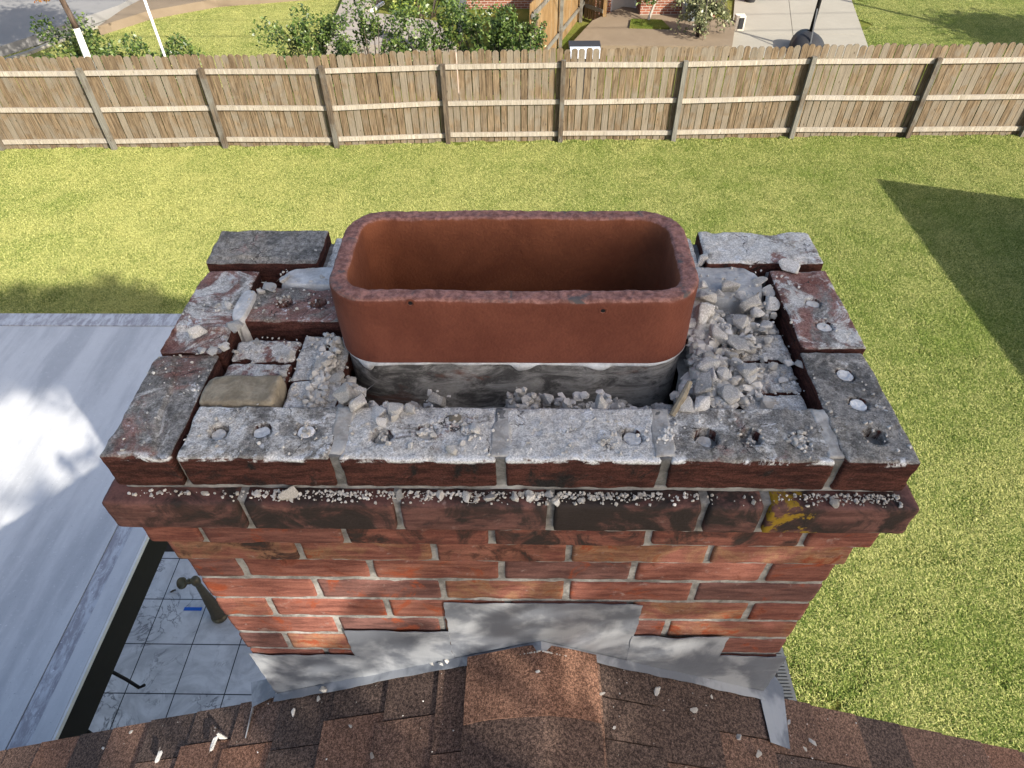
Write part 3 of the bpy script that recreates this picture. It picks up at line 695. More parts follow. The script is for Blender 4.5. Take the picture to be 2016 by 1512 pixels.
for (px, py) in ((808, 596), (1187, 611)):      # two drilled holes: raised lip, dark inside painted as a flat black disc
    c = P(px, py, y=LC.y-LB); mb = MB(); vs = []; fs = []; pr = [(.0065, -.0006), (.0042, -.0016), (.0032, -.0005), (.0026, .0)]
    for r_, d in pr:
        for j in range(16): t = j*math.pi/8; vs.append((c.x+r_*math.cos(t), LC.y-LB+d, c.z+r_*math.sin(t)))
    for i in range(3):
        for j in range(16): fs.append((i*16+j, i*16+(j+1) % 16, (i+1)*16+(j+1) % 16, (i+1)*16+j))
    mb.add(vs, fs); mb.build('hole_lip', M_CLAY, fl, smooth=True)
    mb = MB(); mb.add([(c.x+.0028*math.cos(j*math.pi/8), LC.y-LB-.0012, c.z+.0028*math.sin(j*math.pi/8)) for j in range(16)], [tuple(range(16))]); mb.build('hole', M_BLACK, fl)

# ---- flashing on the chimney face
def zroof(x): return -.551-.49*abs(x-.055)
def fl_piece(x0, x1, ztop, y, seed, wob=.004, xr=None):
    mb = MB(); nx_, nz_ = int((x1-x0)/.006), 26; vs = []; fs = []
    for s in (0, 1):
        for i in range(nx_+1):
            x = x0+(x1-x0)*i/nx_; zb = zroof(x)-.012
            for k in range(nz_+1):
                t = k/nz_; z = zb+(ztop-zb)*t+(wob*n3((x, 0, 0), 30, seed)*t); xx = x+.003*n3((0, 0, z), 40, seed)*(1 if i in (0, nx_) else 0)
                lift = .0022*abs(n3((x, z, 0), 16, seed))+(.004*t**6)*max(0, n3((x, 0, 1), 25, seed))
                vs.append((xx, y-lift-(.0015 if s == 0 else 0), z))
    m = (nx_+1)*(nz_+1)
    for i in range(nx_):
        for k in range(nz_):
            a = i*(nz_+1)+k; b_ = a+nz_+1; fs.append((a, b_, b_+1, a+1)); fs.append((m+a, m+a+1, m+b_+1, m+b_))
    for i in range(nx_): a = i*(nz_+1)+nz_; b_ = a+nz_+1; fs.append((a, b_, m+b_, m+a))
    for k in range(nz_):
        fs.append((k, k+1, m+k+1, m+k)); a = nx_*(nz_+1)+k; fs.append((a, m+a, m+a+1, a+1))
    mb.add(vs, fs); return mb.build('flashing', M_FLASH, ch, smooth=False)
fl_piece(-.110, .220, -.398, .0150, 1); fl_piece(-.296, -.1095, -.506, .0135, 2); fl_piece(-.497, -.288, -.612, .0145, 3)
fl_piece(.2155, .386, -.515, .0135, 4); fl_piece(.380, .512, -.597, .0148, 5)
def roof_strip(pts, th=.0012, lift=.007):
    mb = MB(); mb.slab([(x, y, zroof(x)+lift) for x, y in pts], th); return mb
roof_strip([(.500, .004), (.500, -.084), (.541, -.09), (.562, .03), (.545, .058), (.520, .06)], lift=.010).build('flashing', M_FLASH, ch)
roof_strip([(-.572, .048), (-.551, -.006), (-.500, .008), (-.500, .05)], lift=.012).build('flashing', M_FLASH, ch)
mb = MB(); mb.slab([(-.549, -.006, zroof(-.549)+.013), (-.549, -.064, zroof(-.549)+.004), (-.551, -.064, zroof(-.549)-.01), (-.551, -.006, zroof(-.549)-.01)], .0015); mb.build('flashing', M_FLASH, ch)
mb = MB()       # lower lip of the flashing, where it turns onto the shingles
for a, b_ in ((-.5, .055), (.055, .512)):
    n = 40
    for i in range(n):
        xa, xb = a+(b_-a)*i/n, a+(b_-a)*(i+1)/n; ya, yb = -.004+.003*n3((xa, 0, 0), 30, 1), -.004+.003*n3((xb, 0, 0), 30, 1)
        mb.slab([(xa, ya, zroof(xa)+.011), (xb, yb, zroof(xb)+.011), (xb, .012, zroof(xb)+.013), (xa, .012, zroof(xa)+.013)], .0015)
mb.build('flashing', M_FLASH, ch)

# ================================================================== HOUSE UNDER THE ROOF
hs = empty('house', (0, -4, GZ), 'house with brown and red asphalt shingle gable roof in the foreground', 'house')
XL, XR, YB, YF = -2.35, 2.45, -8.0, .012
def roofslope(sg):
    mb = MB(); ang = math.atan(.49); ca, sa = math.cos(ang), math.sin(ang); xe = (XR-.055) if sg > 0 else (.055-XL)
    L = xe/ca; ex = .128
    def pt(s, y, h): return Vector((.055+sg*(s*ca+h*sa), y, -.551-s*sa+h*ca))
    def plate(s0, s1, y0, y1, h0, h1, th):
        q = [pt(s0, y0, h0), pt(s1, y0, h1), pt(s1, y1, h1), pt(s0, y1, h0)]; lo_ = [pt(s0, y0, h0-th), pt(s1, y0, h1-th), pt(s1, y1, h1-th), pt(s0, y1, h0-th)]
        f = [(0, 1, 2, 3), (7, 6, 5, 4), (0, 4, 5, 1), (1, 5, 6, 2), (2, 6, 7, 3), (3, 7, 4, 0)]
        if sg > 0: f = [tuple(reversed(g_)) for g_ in f]
        mb.add(q+lo_, f)
    mb.set(tint=.2); plate(0, L+.02, YB, YF-.004, -.010, -.010, .03)
    s = L; k = 0
    s_list = []
    s = .085 if sg < 0 else .118
    while s < L+.02: s_list.append(s); s += ex
    s_list.append(L+.02); prev = 0
    for i, s1 in enumerate(s_list):
        s0 = prev; prev = s1; y = YF+(.0 if i % 2 else -.006)
        yy = YF
        while yy > YB:                  # base shingle of this course: 1 m lengths
            w1 = rng.uniform(.8, 1.0); y1 = max(YB, yy-w1); j = rng.uniform(-.002, .002)
            # butt edge high, upper end tucked under the next course
            w2 = yy
            while w2 > y1+.001:
                seg = rng.choice((.07, .09, .11, .13, .16)); w3 = max(y1, w2-seg); lam = rng.random() < .55; mb.set(tint=min(1, max(0, rng.gauss(.26 if not lam else .5, .25))))
                plate(max(.002, s0-.03), s1+j+(.0 if lam else -.012 if rng.random() < .5 else 0), w2-.0012, w3+.0012, -.003, .0052 if lam else .0022, .003); w2 = w3
            yy = y1
    return mb.build('roof_slope', M_SHIN, hs)
roofslope(-1); roofslope(1)
def cap(y0, y1, tint, sd):
    mb = MB(); mb.set(tint=tint); n = 26; vs = []; fs = []; hwL, hwR = .137, .105
    mm = 14
    for j in range(mm+1):
        y = y0+(y1-y0)*j/mm; lift = .013+.003*(j/mm)
        for i in range(n+1):
            x = -.082+(.158+.082)*i/n; d = abs(x-.055); z = -.551-.49*(math.sqrt(d*d+.022**2)-.010)+lift+.0012*n3((x, y, 0), 18, sd)
            vs.append((x+.0015*n3((x, y, 4), 20, sd), y-.004*n3((x, 0, 0), 12, sd)*(j == mm), z))
    m = len(vs); vs += [(x, y, z-.0045) for x, y, z in vs]; W = n+1
    for j in range(mm):
        for i in range(n): a = j*W+i; fs += [(a, a+W, a+W+1, a+1), (m+a, m+a+1, m+a+W+1, m+a+W)]
    for i in range(n): a = mm*W+i; fs.append((a, m+a, m+a+1, a+1)); fs.append((i, i+1, m+i+1, m+i))
    for j in range(mm):
        a = j*W; fs.append((a, m+a, m+a+W, a+W)); a += n; fs.append((a, a+W, m+a+W, m+a))
    mb.add(vs, fs); return mb.build('ridge_cap', M_SHIN, hs, smooth=False)
yc = .008; k = 0
for tint in (.80, .28, .55, .45, .7, .4):
    y1 = (-.112 if k == 0 else yc-.127); cap(yc, y1, tint, k); yc = y1+.012; k += 1
zE = -.551-.49*(XR-.055); zL = -.551-.49*(.055-XL)
mb = MB(); mb.set(tint=.5)
for xa, za, xb, zb in ((XL, zL, .055, -.551), (.055, -.551, XR, zE)):
    q = [(xa, za-.035), (xb, zb-.035), (xb, zb-.19), (xa, za-.19)]; vs = [(x, YF-.025, z) for x, z in q]+[(x, YF-.045, z) for x, z in q]
    mb.add(vs, [(0, 1, 2, 3), (7, 6, 5, 4), (0, 4, 5, 1), (1, 5, 6, 2), (2, 6, 7, 3), (3, 7, 4, 0)])
mb.build('rake_board', M_BARK, hs)
mb = MB(); wl = [(XL+.3, GZ), (XR-.3, GZ), (XR-.3, -.551-.49*(XR-.3-.055)-.05), (.055, -.62), (XL+.3, -.551-.49*(.055-XL-.3)-.05)]
mb.add([(x, -.25, z) for x, z in wl]+[(x, YB+.3, z) for x, z in wl], [(0, 1, 2, 3, 4), (9, 8, 7, 6, 5), (0, 5, 6, 1), (1, 6, 7, 2), (4, 9, 5, 0)]); mb.build('wall', M_BFAR, hs)

# ================================================================== PATIO COVER
CZT = -2.6; XE = -2.088; YFAR = 3.455
pc = empty('patio_cover', (-4, .6, GZ), 'flat dirty white metal patio cover with black edge beam left of the chimney', 'patio cover')
MB().box(-8, XE-.205, -.6, YFAR-.145, CZT-.08, CZT-.006).build('roof_panel', M_COVER, pc)
MB().box(XE-.2, XE-.105, -.6, YFAR-.145, CZT-.09, CZT-.010).build('gutter', M_TRIM, pc)
MB().box(XE-.105, XE-.012, -.6, YFAR, CZT-.028, CZT).build('edge_trim', M_COVER, pc)
MB().box(XE-.0115, XE, -.6, YFAR, CZT-.028, CZT-.003).build('edge_trim', M_PWHITE, pc)
MB().box(-8, XE-.105, YFAR-.14, YFAR, CZT-.09, CZT-.001).build('edge_trim', M_TRIM, pc)
mb = MB(); mb.box(XE-.06, XE-.004, -.6, YFAR, CZT-.23, CZT-.030); mb.box(XE-.075, XE-.0605, -.6, YFAR, CZT-.25, CZT-.030); mb.build('beam', M_BLACK, pc)
MB().box(-8, XE-.08, YFAR-.08, YFAR-.01, CZT-.25, CZT-.092).build('beam', M_BLACK, pc)
MB().box(-3.2, -3.08, YFAR-.12, YFAR-.0, GZ, CZT-.25).build('post', M_BLACK, pc)
a = P(212, 1318, z=-2.86); b_ = P(284, 1349, z=-3.0)
MB().tube([a+Vector((-.12, .05, .1)), a, a.lerp(b_, .4)+Vector((0, 0, -.05)), a.lerp(b_, .75)+Vector((0, -.01, -.06)), b_], .009).build('cable', M_BLACK, pc, smooth=True)
a = P(163, 1434, z=-2.86); b_ = P(190, 1452, z=-2.95)
MB().tube([a+Vector((-.1, .02, .1)), a, b_], .009).build('cable', M_BLACK, pc, smooth=True)

# patio things
ob = Vector((-3.0, 2.50, PZ))
orn = empty('garden_ornament', ob, 'tarnished bronze garden ornament with flared fluted base and round disc head on the patio tiles', 'ornament')
mb = MB(); vs = []; N_ = 40; pr = [(.001, .0), (.088, 0), (.094, .03), (.092, .055), (.074, .062), (.078, .075), (.066, .2), (.055, .38), (.044, .56), (.036, .70), (.031, .78)]; fs = []
for i, (r_, z) in enumerate(pr):
    for j in range(N_):
        t = 2*math.pi*j/N_; q = r_*(1+(.07*(1 if j % 2 else -1) if 4 < i < 8 else 0)); vs.append(ob+Vector((q*math.cos(t), q*math.sin(t), z)))
for i in range(len(pr)-1):
    for j in range(N_): fs.append((i*N_+j, i*N_+(j+1) % N_, (i+1)*N_+(j+1) % N_, (i+1)*N_+j))
mb.add(vs, fs); mb.build('fluted_body', M_BRONZE, orn, smooth=True)
MB().lathe([(.03, .76), (.045, .79), (.05, .83), (.042, .87), (.02, .89), (.001, .892)], ob).build('knob', M_BRONZE, orn, smooth=True)
hd = ob+Vector((-.155, -.01, .80))
MB().tube([ob+Vector((-.03, 0, .83)), ob+Vector((-.075, 0, .82)), hd+Vector((.05, 0, .005))], [.026, .034, .022]).build('neck', M_BRONZE, orn, smooth=True)
mb = MB(); orn.scale = (.86, .86, .86); q = Matrix.Translation(hd) @ Matrix.Rotation(R(-20), 4, 'Y') @ Matrix.Rotation(R(35), 4, 'X')
mb.lathe([(.001, -.022), (.05, -.022), (.062, -.01), (.064, .012), (.056, .02), (.05, .012), (.02, .008), (.001, .008)], (0, 0, 0), 32); mb.v = [tuple(q @ Vector(v)) for v in mb.v]; mb.build('disc_head', M_BRONZE, orn, smooth=True)
tp = P(380, 1199, z=PZ); mb = MB(); mb.box(tp.x-.09, tp.x+.09, tp.y-.018, tp.y+.018, PZ+.0005, PZ+.003); tag(mb.build('painters_tape', M_BLUE, base=(tp.x, tp.y, PZ)), 'short strip of blue tape stuck across a tile joint', 'tape')
lf = P(341, 1164, z=PZ+.02); mb = MB(); mb.set(tint=.3)
mb.add([lf+Vector(q) for q in ((-.035, -.01, 0), (-.01, -.02, .008), (.035, .006, .012), (.015, .022, .004), (-.015, .014, 0))]+[lf+Vector(q) for q in ((-.035, -.01, -.003), (-.01, -.02, .005), (.035, .006, .009), (.015, .022, .001), (-.015, .014, -.003))], [(0, 1, 2, 3, 4), (9, 8, 7, 6, 5)]+[(i, 5+i, 5+(i+1) % 5, (i+1) % 5) for i in range(5)])
tag(mb.build('fallen_leaf', M_BARK, base=lf), 'single small dark dry leaf lying on a patio tile', 'leaf')
# ribbed drain grate beside the chimney on the ground
gr = empty('drain_grate', (2.3, 1.9, GZ), 'dark grey ribbed plastic drain grate on the ground between chimney and lawn', 'grate')
MB().box(2.02, 2.52, 1.1, 2.75, GZ, GZ+.05).build('frame', M_PLGREY, gr)
mb = MB(); y = 1.13
while y < 2.72: mb.box(2.04, 2.50, y, y+.016, GZ+.05, GZ+.066); y += .031
mb.build('ribs', M_PLGREY, gr)
for x, y in ((2.40, 2.20), (2.38, 2.0), (2.42, 1.78), (2.2, 2.1)): MB().lathe([(.001, 0), (.02, 0), (.022, -.008)], (x, y, GZ+.069), 12).build('screw', M_BLACK, gr)

# ================================================================== RUBBLE
def hull(seed, flat_=1., n=16, sub=1):
    r = random.Random(seed); bm = bmesh.new()
    for _ in range(n):
        v = Vector((r.gauss(0, 1), r.gauss(0, 1), r.gauss(0, 1))).normalized()*r.uniform(.86, 1.); bm.verts.new((v.x, v.y*r.uniform(.7, 1), v.z*flat_))
    res = bmesh.ops.convex_hull(bm, input=bm.verts); dead = [g_ for g_ in res['geom_interior'] if isinstance(g_, bmesh.types.BMVert)]
    bmesh.ops.delete(bm, geom=dead, context='VERTS')
    if sub:
        bmesh.ops.bevel(bm, geom=bm.edges[:], offset=.06, segments=1, affect='EDGES')
        bmesh.ops.triangulate(bm, faces=bm.faces[:]); bmesh.ops.subdivide_edges(bm, edges=bm.edges[:], cuts=2, use_grid_fill=True)
        for v in bm.verts: v.co += Vector((n3(v.co, 2.2, seed), n3(v.co, 2.2, seed+3), n3(v.co, 2.2, seed+6)))*.05+Vector((n3(v.co, 7, seed), n3(v.co, 7, seed+3), n3(v.co, 7, seed+6)))*.02
    bmesh.ops.recalc_face_normals(bm, faces=bm.faces[:])
    me = bpy.data.meshes.new('chunk'); bm.to_mesh(me); bm.free(); me.materials.append(M_STONE); return me
HULLS = [hull(i, .8, 11+i % 7) for i in range(14)]; FLATS = [hull(50+i, .32, 14) for i in range(6)]
TINY = [hull(100+i, .85, 15, 0) for i in range(8)]
nstone = [0]
def stone(x, y, r, label, grp, kind='h', z=None, rot=None, sx=1., mat=None, sink=.55):
    zs = min(hget(x, y, r*.45), (-.008 if x > 0 else 0) if abs(x) < .412 else .02) if z is None else z; me = rng.choice(HULLS if kind == 'h' else FLATS)
    o = bpy.data.objects.new('mortar_chunk', me); col.objects.link(o)
    fz = .75 if kind == 'h' else .32
    o.scale = (r*sx, r*rng.uniform(.8, 1.), r*rng.uniform(.85, 1.1)); o.rotation_euler = rot or (rng.uniform(-.35, .35), rng.uniform(-.35, .35), rng.uniform(0, 6.28))
    o.location = (x, y, zs+r*fz*sink)
    if mat:
        o.material_slots[0].link = 'OBJECT'; o.material_slots[0].material = mat
    tag(o, label, 'rubble', grp)
    if z is None:
        i0, j0 = int((x-HX0)/HC), int((y-HY0)/HC); k = int(r/HC)+1
        for i in range(i0-k, i0+k+1):
            for j in range(j0-k, j0+k+1):
                if 0 <= i < NXH and 0 <= j < NYH:
                    d = math.hypot(i-i0, j-j0)*HC/r
                    if d < 1: H[i][j] = max(H[i][j], zs+r*fz*(sink+.5*math.sqrt(1-d*d))*.7)
    nstone[0] += 1; return o
def spx(px, py, wpx, *a, **k):
    z = -.01
    for _ in range(3):
        q = P(px, py, z=z); z = min(.012, hget(q.x, q.y, .004))+wpx*.0007*.3
    d = (Vector((CX, CY, CZ))-q).dot(-fw); rr_ = wpx/2*d/F*1.22
    if .16 < q.y < .42 and 0 < q.x < .262+rr_*.8: q.x = .262+rr_*.8
    if .16 < q.y < .42 and -.25-rr_*.8 < q.x < 0: q.x = -.25-rr_*.8
    return stone(q.x, q.y, rr_, *a, **k)
# exclude flue liner footprint
RG = 'white mortar rubble right of the flue'
zr = [(195, 235, 110, 'h'), (200, 565, 140, 'h'), (380, 590, 150, 'h'), (200, 690, 215, 'h'), (560, 580, 130, 'f'), (630, 630, 80, 'h'), (720, 610, 140, 'f'), (700, 500, 100, 'f'), (530, 700, 150, 'h'), (90, 780, 80, 'h'), (150, 830, 120, 'f'), (290, 850, 150, 'h'), (360, 760, 100, 'h'), (470, 760, 120, 'h'), (470, 905, 190, 'f'), (680, 740, 120, 'f'), (680, 910, 80, 'h'), (300, 985, 80, 'h'), (150, 1000, 90, 'h'), (110, 940, 60, 'h'), (230, 1030, 100, 'h'), (140, 1090, 160, 'h'), (400, 1010, 90, 'h'), (440, 1100, 100, 'h'), (530, 1120, 150, 'h'), (350, 1150, 120, 'h'), (410, 1200, 90, 'h'), (30, 1240, 100, 'h'), (50, 1390, 150, 'h'), (30, 1140, 80, 'h'), (270, 1440, 90, 'f'), (490, 1390, 80, 'h'), (550, 1220, 80, 'h'), (640, 1110, 60, 'h'), (720, 1120, 70, 'h'), (790, 1080, 60, 'h'), (850, 1085, 70, 'h'), (820, 1180, 70, 'h'), (900, 1185, 50, 'h'), (480, 1260, 60, 'h'), (960, 1050, 90, 'f'), (860, 320, 150, 'f'), (270, 1150, 120, 'h'), (330, 1060, 90, 'h'), (600, 700, 100, 'h'), (420, 850, 100, 'f'), (230, 620, 100, 'h'), (110, 1180, 110, 'h'), (560, 960, 80, 'h'), (170, 470, 90, 'h'), (320, 500, 80, 'h'), (480, 520, 90, 'h'), (640, 820, 80, 'f')]
cr = MB()
def crumb(x, y_, z, r, me=None):
    me = me or rng.choice(TINY); a = rng.uniform(0, 6.28); ca, sa = math.cos(a), math.sin(a); k = [rng.uniform(.7, 1.3)*r for _ in range(3)]
    cr.add([((v.co.x*ca-v.co.y*sa)*k[0]+x, (v.co.x*sa+v.co.y*ca)*k[1]+y_, v.co.z*k[2]+z) for v in me.vertices], [tuple(p.vertices) for p in me.polygons])
def fill(n, x0, x1, y0, y1, r0, r1, zm=-.014):
    for _ in range(n):
        x, y_ = rng.uniform(x0, x1), rng.uniform(y0, y1); r = rng.uniform(r0, r1); z = min(hget(x, y_, r*.4), zm); crumb(x, y_, z+r*.35, r)
        i0, j0 = int((x-HX0)/HC), int((y_-HY0)/HC); k = max(1, int(r/HC))
        for i in range(i0-k+1, i0+k):
            for j in range(j0-k+1, j0+k):
                if 0 <= i < NXH and 0 <= j < NYH: H[i][j] = max(H[i][j], z+r*.7)
fill(90, .252, .275, .10, .19, .006, .012, -.03); fill(110, .262, .29, .098, .2, .006, .012); fill(130, .27, .30, .10, .33, .008, .013); fill(320, .266, .318, .10, .33, .004, .010); fill(46, .27, .36, .11, .33, .008, .014); fill(110, .30, .41, .26, .33, .004, .009); fill(60, .30, .40, .19, .26, .002, .006); fill(50, .32, .40, .12, .19, .002, .005)
for zx, zy, w_, kd in zr: spx(1340+zx*.2513, 440+zy*.2513, w_*.2513*1.22, ('small' if w_ < 95 else 'larger')+' white angular mortar chunk in the rubble right of the flue', ('small' if w_ < 95 else 'larger')+' chunks right of the flue', kind=kd)
spx(1388, 752, 54, 'tall grey white mortar block at the near right corner of the flue', None)
spx(1384, 785, 48, 'grey mortar block leaning in front of the taller block by the flue corner', None)
spx(1437, 772, 50, 'large bright white triangular mortar chunk in front of the rubble right of the flue', None)
zf = [(90, 90, 130), (150, 160, 110), (230, 205, 120), (350, 190, 110), (440, 190, 80), (270, 265, 80), (340, 240, 80), (790, 185, 70), (940, 170, 110), (985, 145, 60), (1040, 165, 50), (1100, 170, 40), (1160, 185, 50), (1235, 140, 90), (1300, 145, 55), (1540, 160, 110), (1900, 190, 120)]
fill(420, -.25, .275, .098, .172, .005, .012, -.032); fill(95, -.25, -.1, .098, .16, .005, .012, -.03); fill(80, 0., .15, .098, .14, .006, .012, -.038); fill(60, -.26, .27, .100, .135, .006, .012, -.026); fill(130, 0., .14, .098, .14, .005, .010); fill(90, -.24, .27, .085, .10, .002, .005)
for x, y_, w_ in zf: spx(660+x*.3373, 740+y_*.3373, w_*.3373, 'pale angular mortar chunk in the gap between front bricks and flue', 'chunks in front of the flue')
spx(660+590*.3373, 740+150*.3373, 46, 'tall pointed white and grey mortar shard leaning on the lower flue tile', None, sx=.8)
spx(660+1440*.3373, 740+140*.3373, 28, 'upright pale wedge of mortar leaning on the flue front at right', None, sx=.7)
for x, y_, w_ in [(790, 360, 50), (740, 380, 45), (440, 400, 50), (490, 330, 45), (570, 345, 45), (520, 310, 35), (1090, 415, 65), (1150, 355, 45), (1015, 370, 40), (1575, 390, 40), (1590, 440, 50), (1515, 250, 50), (1270, 230, 35), (1410, 220, 40)]:
    spx(660+x*.3373, 740+y_*.3373, w_*.3373, 'small white mortar crumb resting on the front row of bricks', 'crumbs on the front bricks')
spx(936, 842, 30, 'white mortar cube resting on the second front brick from the left', None)
spx(888, 884, 25, 'rounded white mortar chunk near the front edge of the second front brick', None)
spx(896, 820, 32, 'flat tan mortar flake at the back edge of the second front brick', None, kind='f', mat=M_BEIGE)
zl = [(275, 865, 90), (230, 1290, 90), (300, 1260, 80), (920, 1390, 100), (800, 1440, 90), (610, 720, 90), (100, 1160, 40), (90, 1240, 50), (165, 860, 60)]
for x, y_, w_ in zl: spx(400+x*.1852, 440+y_*.1852, w_*.1852, 'small white mortar chunk among the broken bricks left of the flue', 'small chunks left of the flue')
spx(558, 544, 28, 'white pointed mortar chunk in front of the back left brick', None)
spx(526, 551, 33, 'flat grey mortar shard beside the white pointed chunk at the back left', None, kind='f', mat=M_SLAB)
spx(468, 657, 34, 'large greenish grey mortar chunk beside the left edge brick', None, mat=M_SLAB)
spx(497, 650, 20, 'thin pale slab fragment standing beside the holed brick', None, kind='f')
spx(388, 652, 38, 'angular grey white mortar chunk lying on the middle left brick', None)
spx(448, 601, 19, 'rounded white pebble of mortar on the middle left brick', None)
for x, y_, w_ in [(1180, 760, 90), (1150, 860, 60), (1230, 850, 110), (1290, 890, 100), (930, 750, 50), (860, 720, 40), (1280, 740, 60), (640, 610, 60), (580, 640, 70), (520, 630, 60)]:
    spx(180+x*.4067, 430+y_*.4067, w_*.4067, 'pale mortar flake in the rubble at the left end of the flue', 'flakes left of the flue', kind=rng.choice('hf'))
fill(150, -.275, -.249, .09, .25, .003, .008); fill(60, -.31, -.235, .09, .25, .0015, .004)
# stick
a = P(1322, 818, z=.0); b_ = P(1358, 752, z=.02)
mb = MB(); mb.set(tint=.2); mb.tube([a, a.lerp(b_, .5)+Vector((.002, 0, .003)), b_], [.004, .005, .0035], 8); tag(mb.build('stick', M_BEIGE, base=a), 'pale tan stick lying in the rubble by the near right flue corner', 'stick')
# beige broken brick on top of the darker halves
mb = MB(); rough_block(mb, -.052, .052, -.026, .026, 0, .036, .003, .007, .0015, .006, 77, (), None, True)
bb = mb.build('brick_fragment', M_BEIGE, smooth=True); bb.location = (-.360, .120, -.032); bb.rotation_euler = (R(4), R(-3), R(-2)); tag(bb, 'loose beige broken brick piece in front of the left broken bricks', 'brick')
# ledge of the second course
LG = 'mortar bits on the brick ledge'
led = [(200+x*.248, 940+y_*.248, w_*.248) for x, y_, w_ in [(1235, 120, 70), (450, 100, 50), (690, 95, 60), (385, 130, 50), (820, 90, 60), (895, 97, 25), (1075, 105, 40), (1395, 145, 40), (1500, 165, 50), (1465, 165, 25)]]
led += [(640+x*.248, 900+y_*.248, w_*.248) for x, y_, w_ in [(590, 295, 100), (920, 295, 90), (1120, 310, 100), (1290, 290, 140), (1520, 310, 110), (1625, 290, 110), (1700, 290, 60), (1780, 300, 90), (1830, 330, 90), (1755, 355, 50), (1695, 365, 40), (400, 350, 40), (315, 310, 35), (235, 285, 30), (210, 335, 30)]]
led += [(1000+x*.4167, 900+y_*.4167, w_*.4167) for x, y_, w_ in [(105, 185, 60), (225, 210, 50), (600, 185, 40), (350, 195, 40), (1165, 205, 30), (1545, 215, 50), (1650, 200, 30), (1865, 235, 25), (1690, 195, 25), (1790, 200, 20)]]
for px, py, w_ in led:
    q = P(px, py, z=-.062); r_ = w_/2*.98/F; q.y = min(-.004-r_*.3, max(-.018, q.y))
    stone(q.x, q.y, max(.002, r_), 'small white mortar bit lying on the projecting brick ledge', LG, 'h', z=-.067, sink=.5)
q = P(572, 963, z=-.06); stone(q.x, -.011, .015, 'large flat white mortar flake tipped on the left part of the brick ledge', None, 'f', z=-.063, rot=(R(50), .2, .5), sink=.9)
# crumbs: uncountable, one object
for _ in range(2600):
    x, y_ = rng.uniform(-.5, .5), rng.uniform(.004, .49); dn = n3((x, y_, 0), 16, 5)
    if in_flue((x, y_)) or (-.25 < x < .262 and .175 < y_ < .41): continue
    if abs(x) > .42 and dn < .2: continue
    if dn < -.05 and y_ < .09: continue
    if y_ > .41 and rng.random() < .85: continue
    r = rng.choice((.0009, .0012, .0016, .002, .003)); crumb(x, y_, hget(x, y_)+r*.5, r)
for _ in range(1500):
    x = rng.uniform(-.5, .5); dn = n3((x, 0, 0), 7, 9); 
    if x < -.33 and rng.random() < .8: continue
    if x > .2 and x < .38 and rng.random() < .85: continue
    r = rng.choice((.001, .0014, .002, .0028)); yy = -.001-abs(rng.gauss(0, .007)); crumb(x, max(-.019, yy), -.066+r*.6, r)
for x0, y0_, n in ((-.102, .045, 26), (-.256, .046, 10), (.366, .035, 40), (.307, .038, 14), (-.05, .05, 30), (.2, .04, 30), (.13, .03, 25), (-.158, .038, 14)):
    for _ in range(n):
        a, d = rng.uniform(0, 6.28), abs(rng.gauss(0, .009)); r = rng.uniform(.0015, .0042); dep = .006 if d < .011 and x0 in (.307,) else 0; crumb(x0+math.cos(a)*d, y0_+math.sin(a)*d, .0005+r*.3-dep, r)
for _ in range(160):
    x = rng.uniform(-1.2, 1.2); y_ = rng.uniform(-.2, .0); r = rng.choice((.0008, .001, .0015, .0022)); crumb(x, y_, zroof(x)+.006+r*.5, r)
for _ in range(60):
    x = .055+rng.gauss(0, .05); crumb(x, -.006, zroof(x)+.014, rng.uniform(.001, .0025))
tag(cr.build('rubble_crumbs', M_STONE), 'loose white mortar crumbs and dust over chimney top, ledge and shingles', 'rubble', kind='stuff')
# flakes on the shingles
def onroof(px, py):
    d = ray(px, py); C = Vector((CX, CY, CZ)); s = 1
    for _ in range(2):
        t = (-.545-.49*s*(C.x-.055)-C.z)/(d.z+.49*s*d.x); q = C+d*t; s = 1 if q.x > .055 else -1
    return q
for px, py, w_, kd in [(440, 1450, 26, 'f'), (638, 1360, 20, 'h'), (628, 1378, 16, 'f'), (580, 1405, 18, 'f'), (690, 1432, 12, 'f'), (733, 1490, 16, 'f'), (260, 1443, 12, 'f'), (205, 1475, 12, 'f'), (880, 1305, 14, 'h'), (850, 1310, 12, 'h'), (1059, 1325, 10, 'f'), (1185, 1368, 12, 'f'), (1293, 1363, 20, 'f'), (1365, 1400, 20, 'f'), (1208, 1435, 9, 'f'), (1453, 1453, 18, 'f'), (1492, 1487, 20, 'f'), (1552, 1423, 12, 'f'), (1400, 1374, 9, 'f'), (1583, 1477, 12, 'f')]:
    q = onroof(px, py); o = stone(q.x, q.y, w_/2*1.05/F*1.1, 'small white mortar flake lying on the roof shingles', 'flakes on the shingles', kd, z=q.z+.006, sx=1.3, sink=.3); o.name = 'mortar_flake'; o.rotation_euler.y = (.456 if q.x > .055 else -.456)
for px, py, w_, lb, sx in [(424, 1466, 44, 'long white mortar flake on the shingles left of the flashing tip', 1.1), (316, 1492, 42, 'elongated bright white mortar flake at the bottom left of the roof', .9), (868, 1311, 24, 'white mortar flake against the flashing just left of the ridge', 1.), (1598, 1465, 32, 'grey mortar flake on the shingles right of the white metal strip', 1.)]:
    q = onroof(px, py); o = stone(q.x, q.y, w_/2*1.05/F, lb, None, 'f', z=q.z+.008, rot=(.1, .4 if q.x > 0 else -.4, 1.2 if w_ > 40 else -.6), sx=sx, sink=.3, mat=M_SLAB if px > 1500 else M_WHITE); o.name = 'mortar_flake'; o.scale.y *= .5

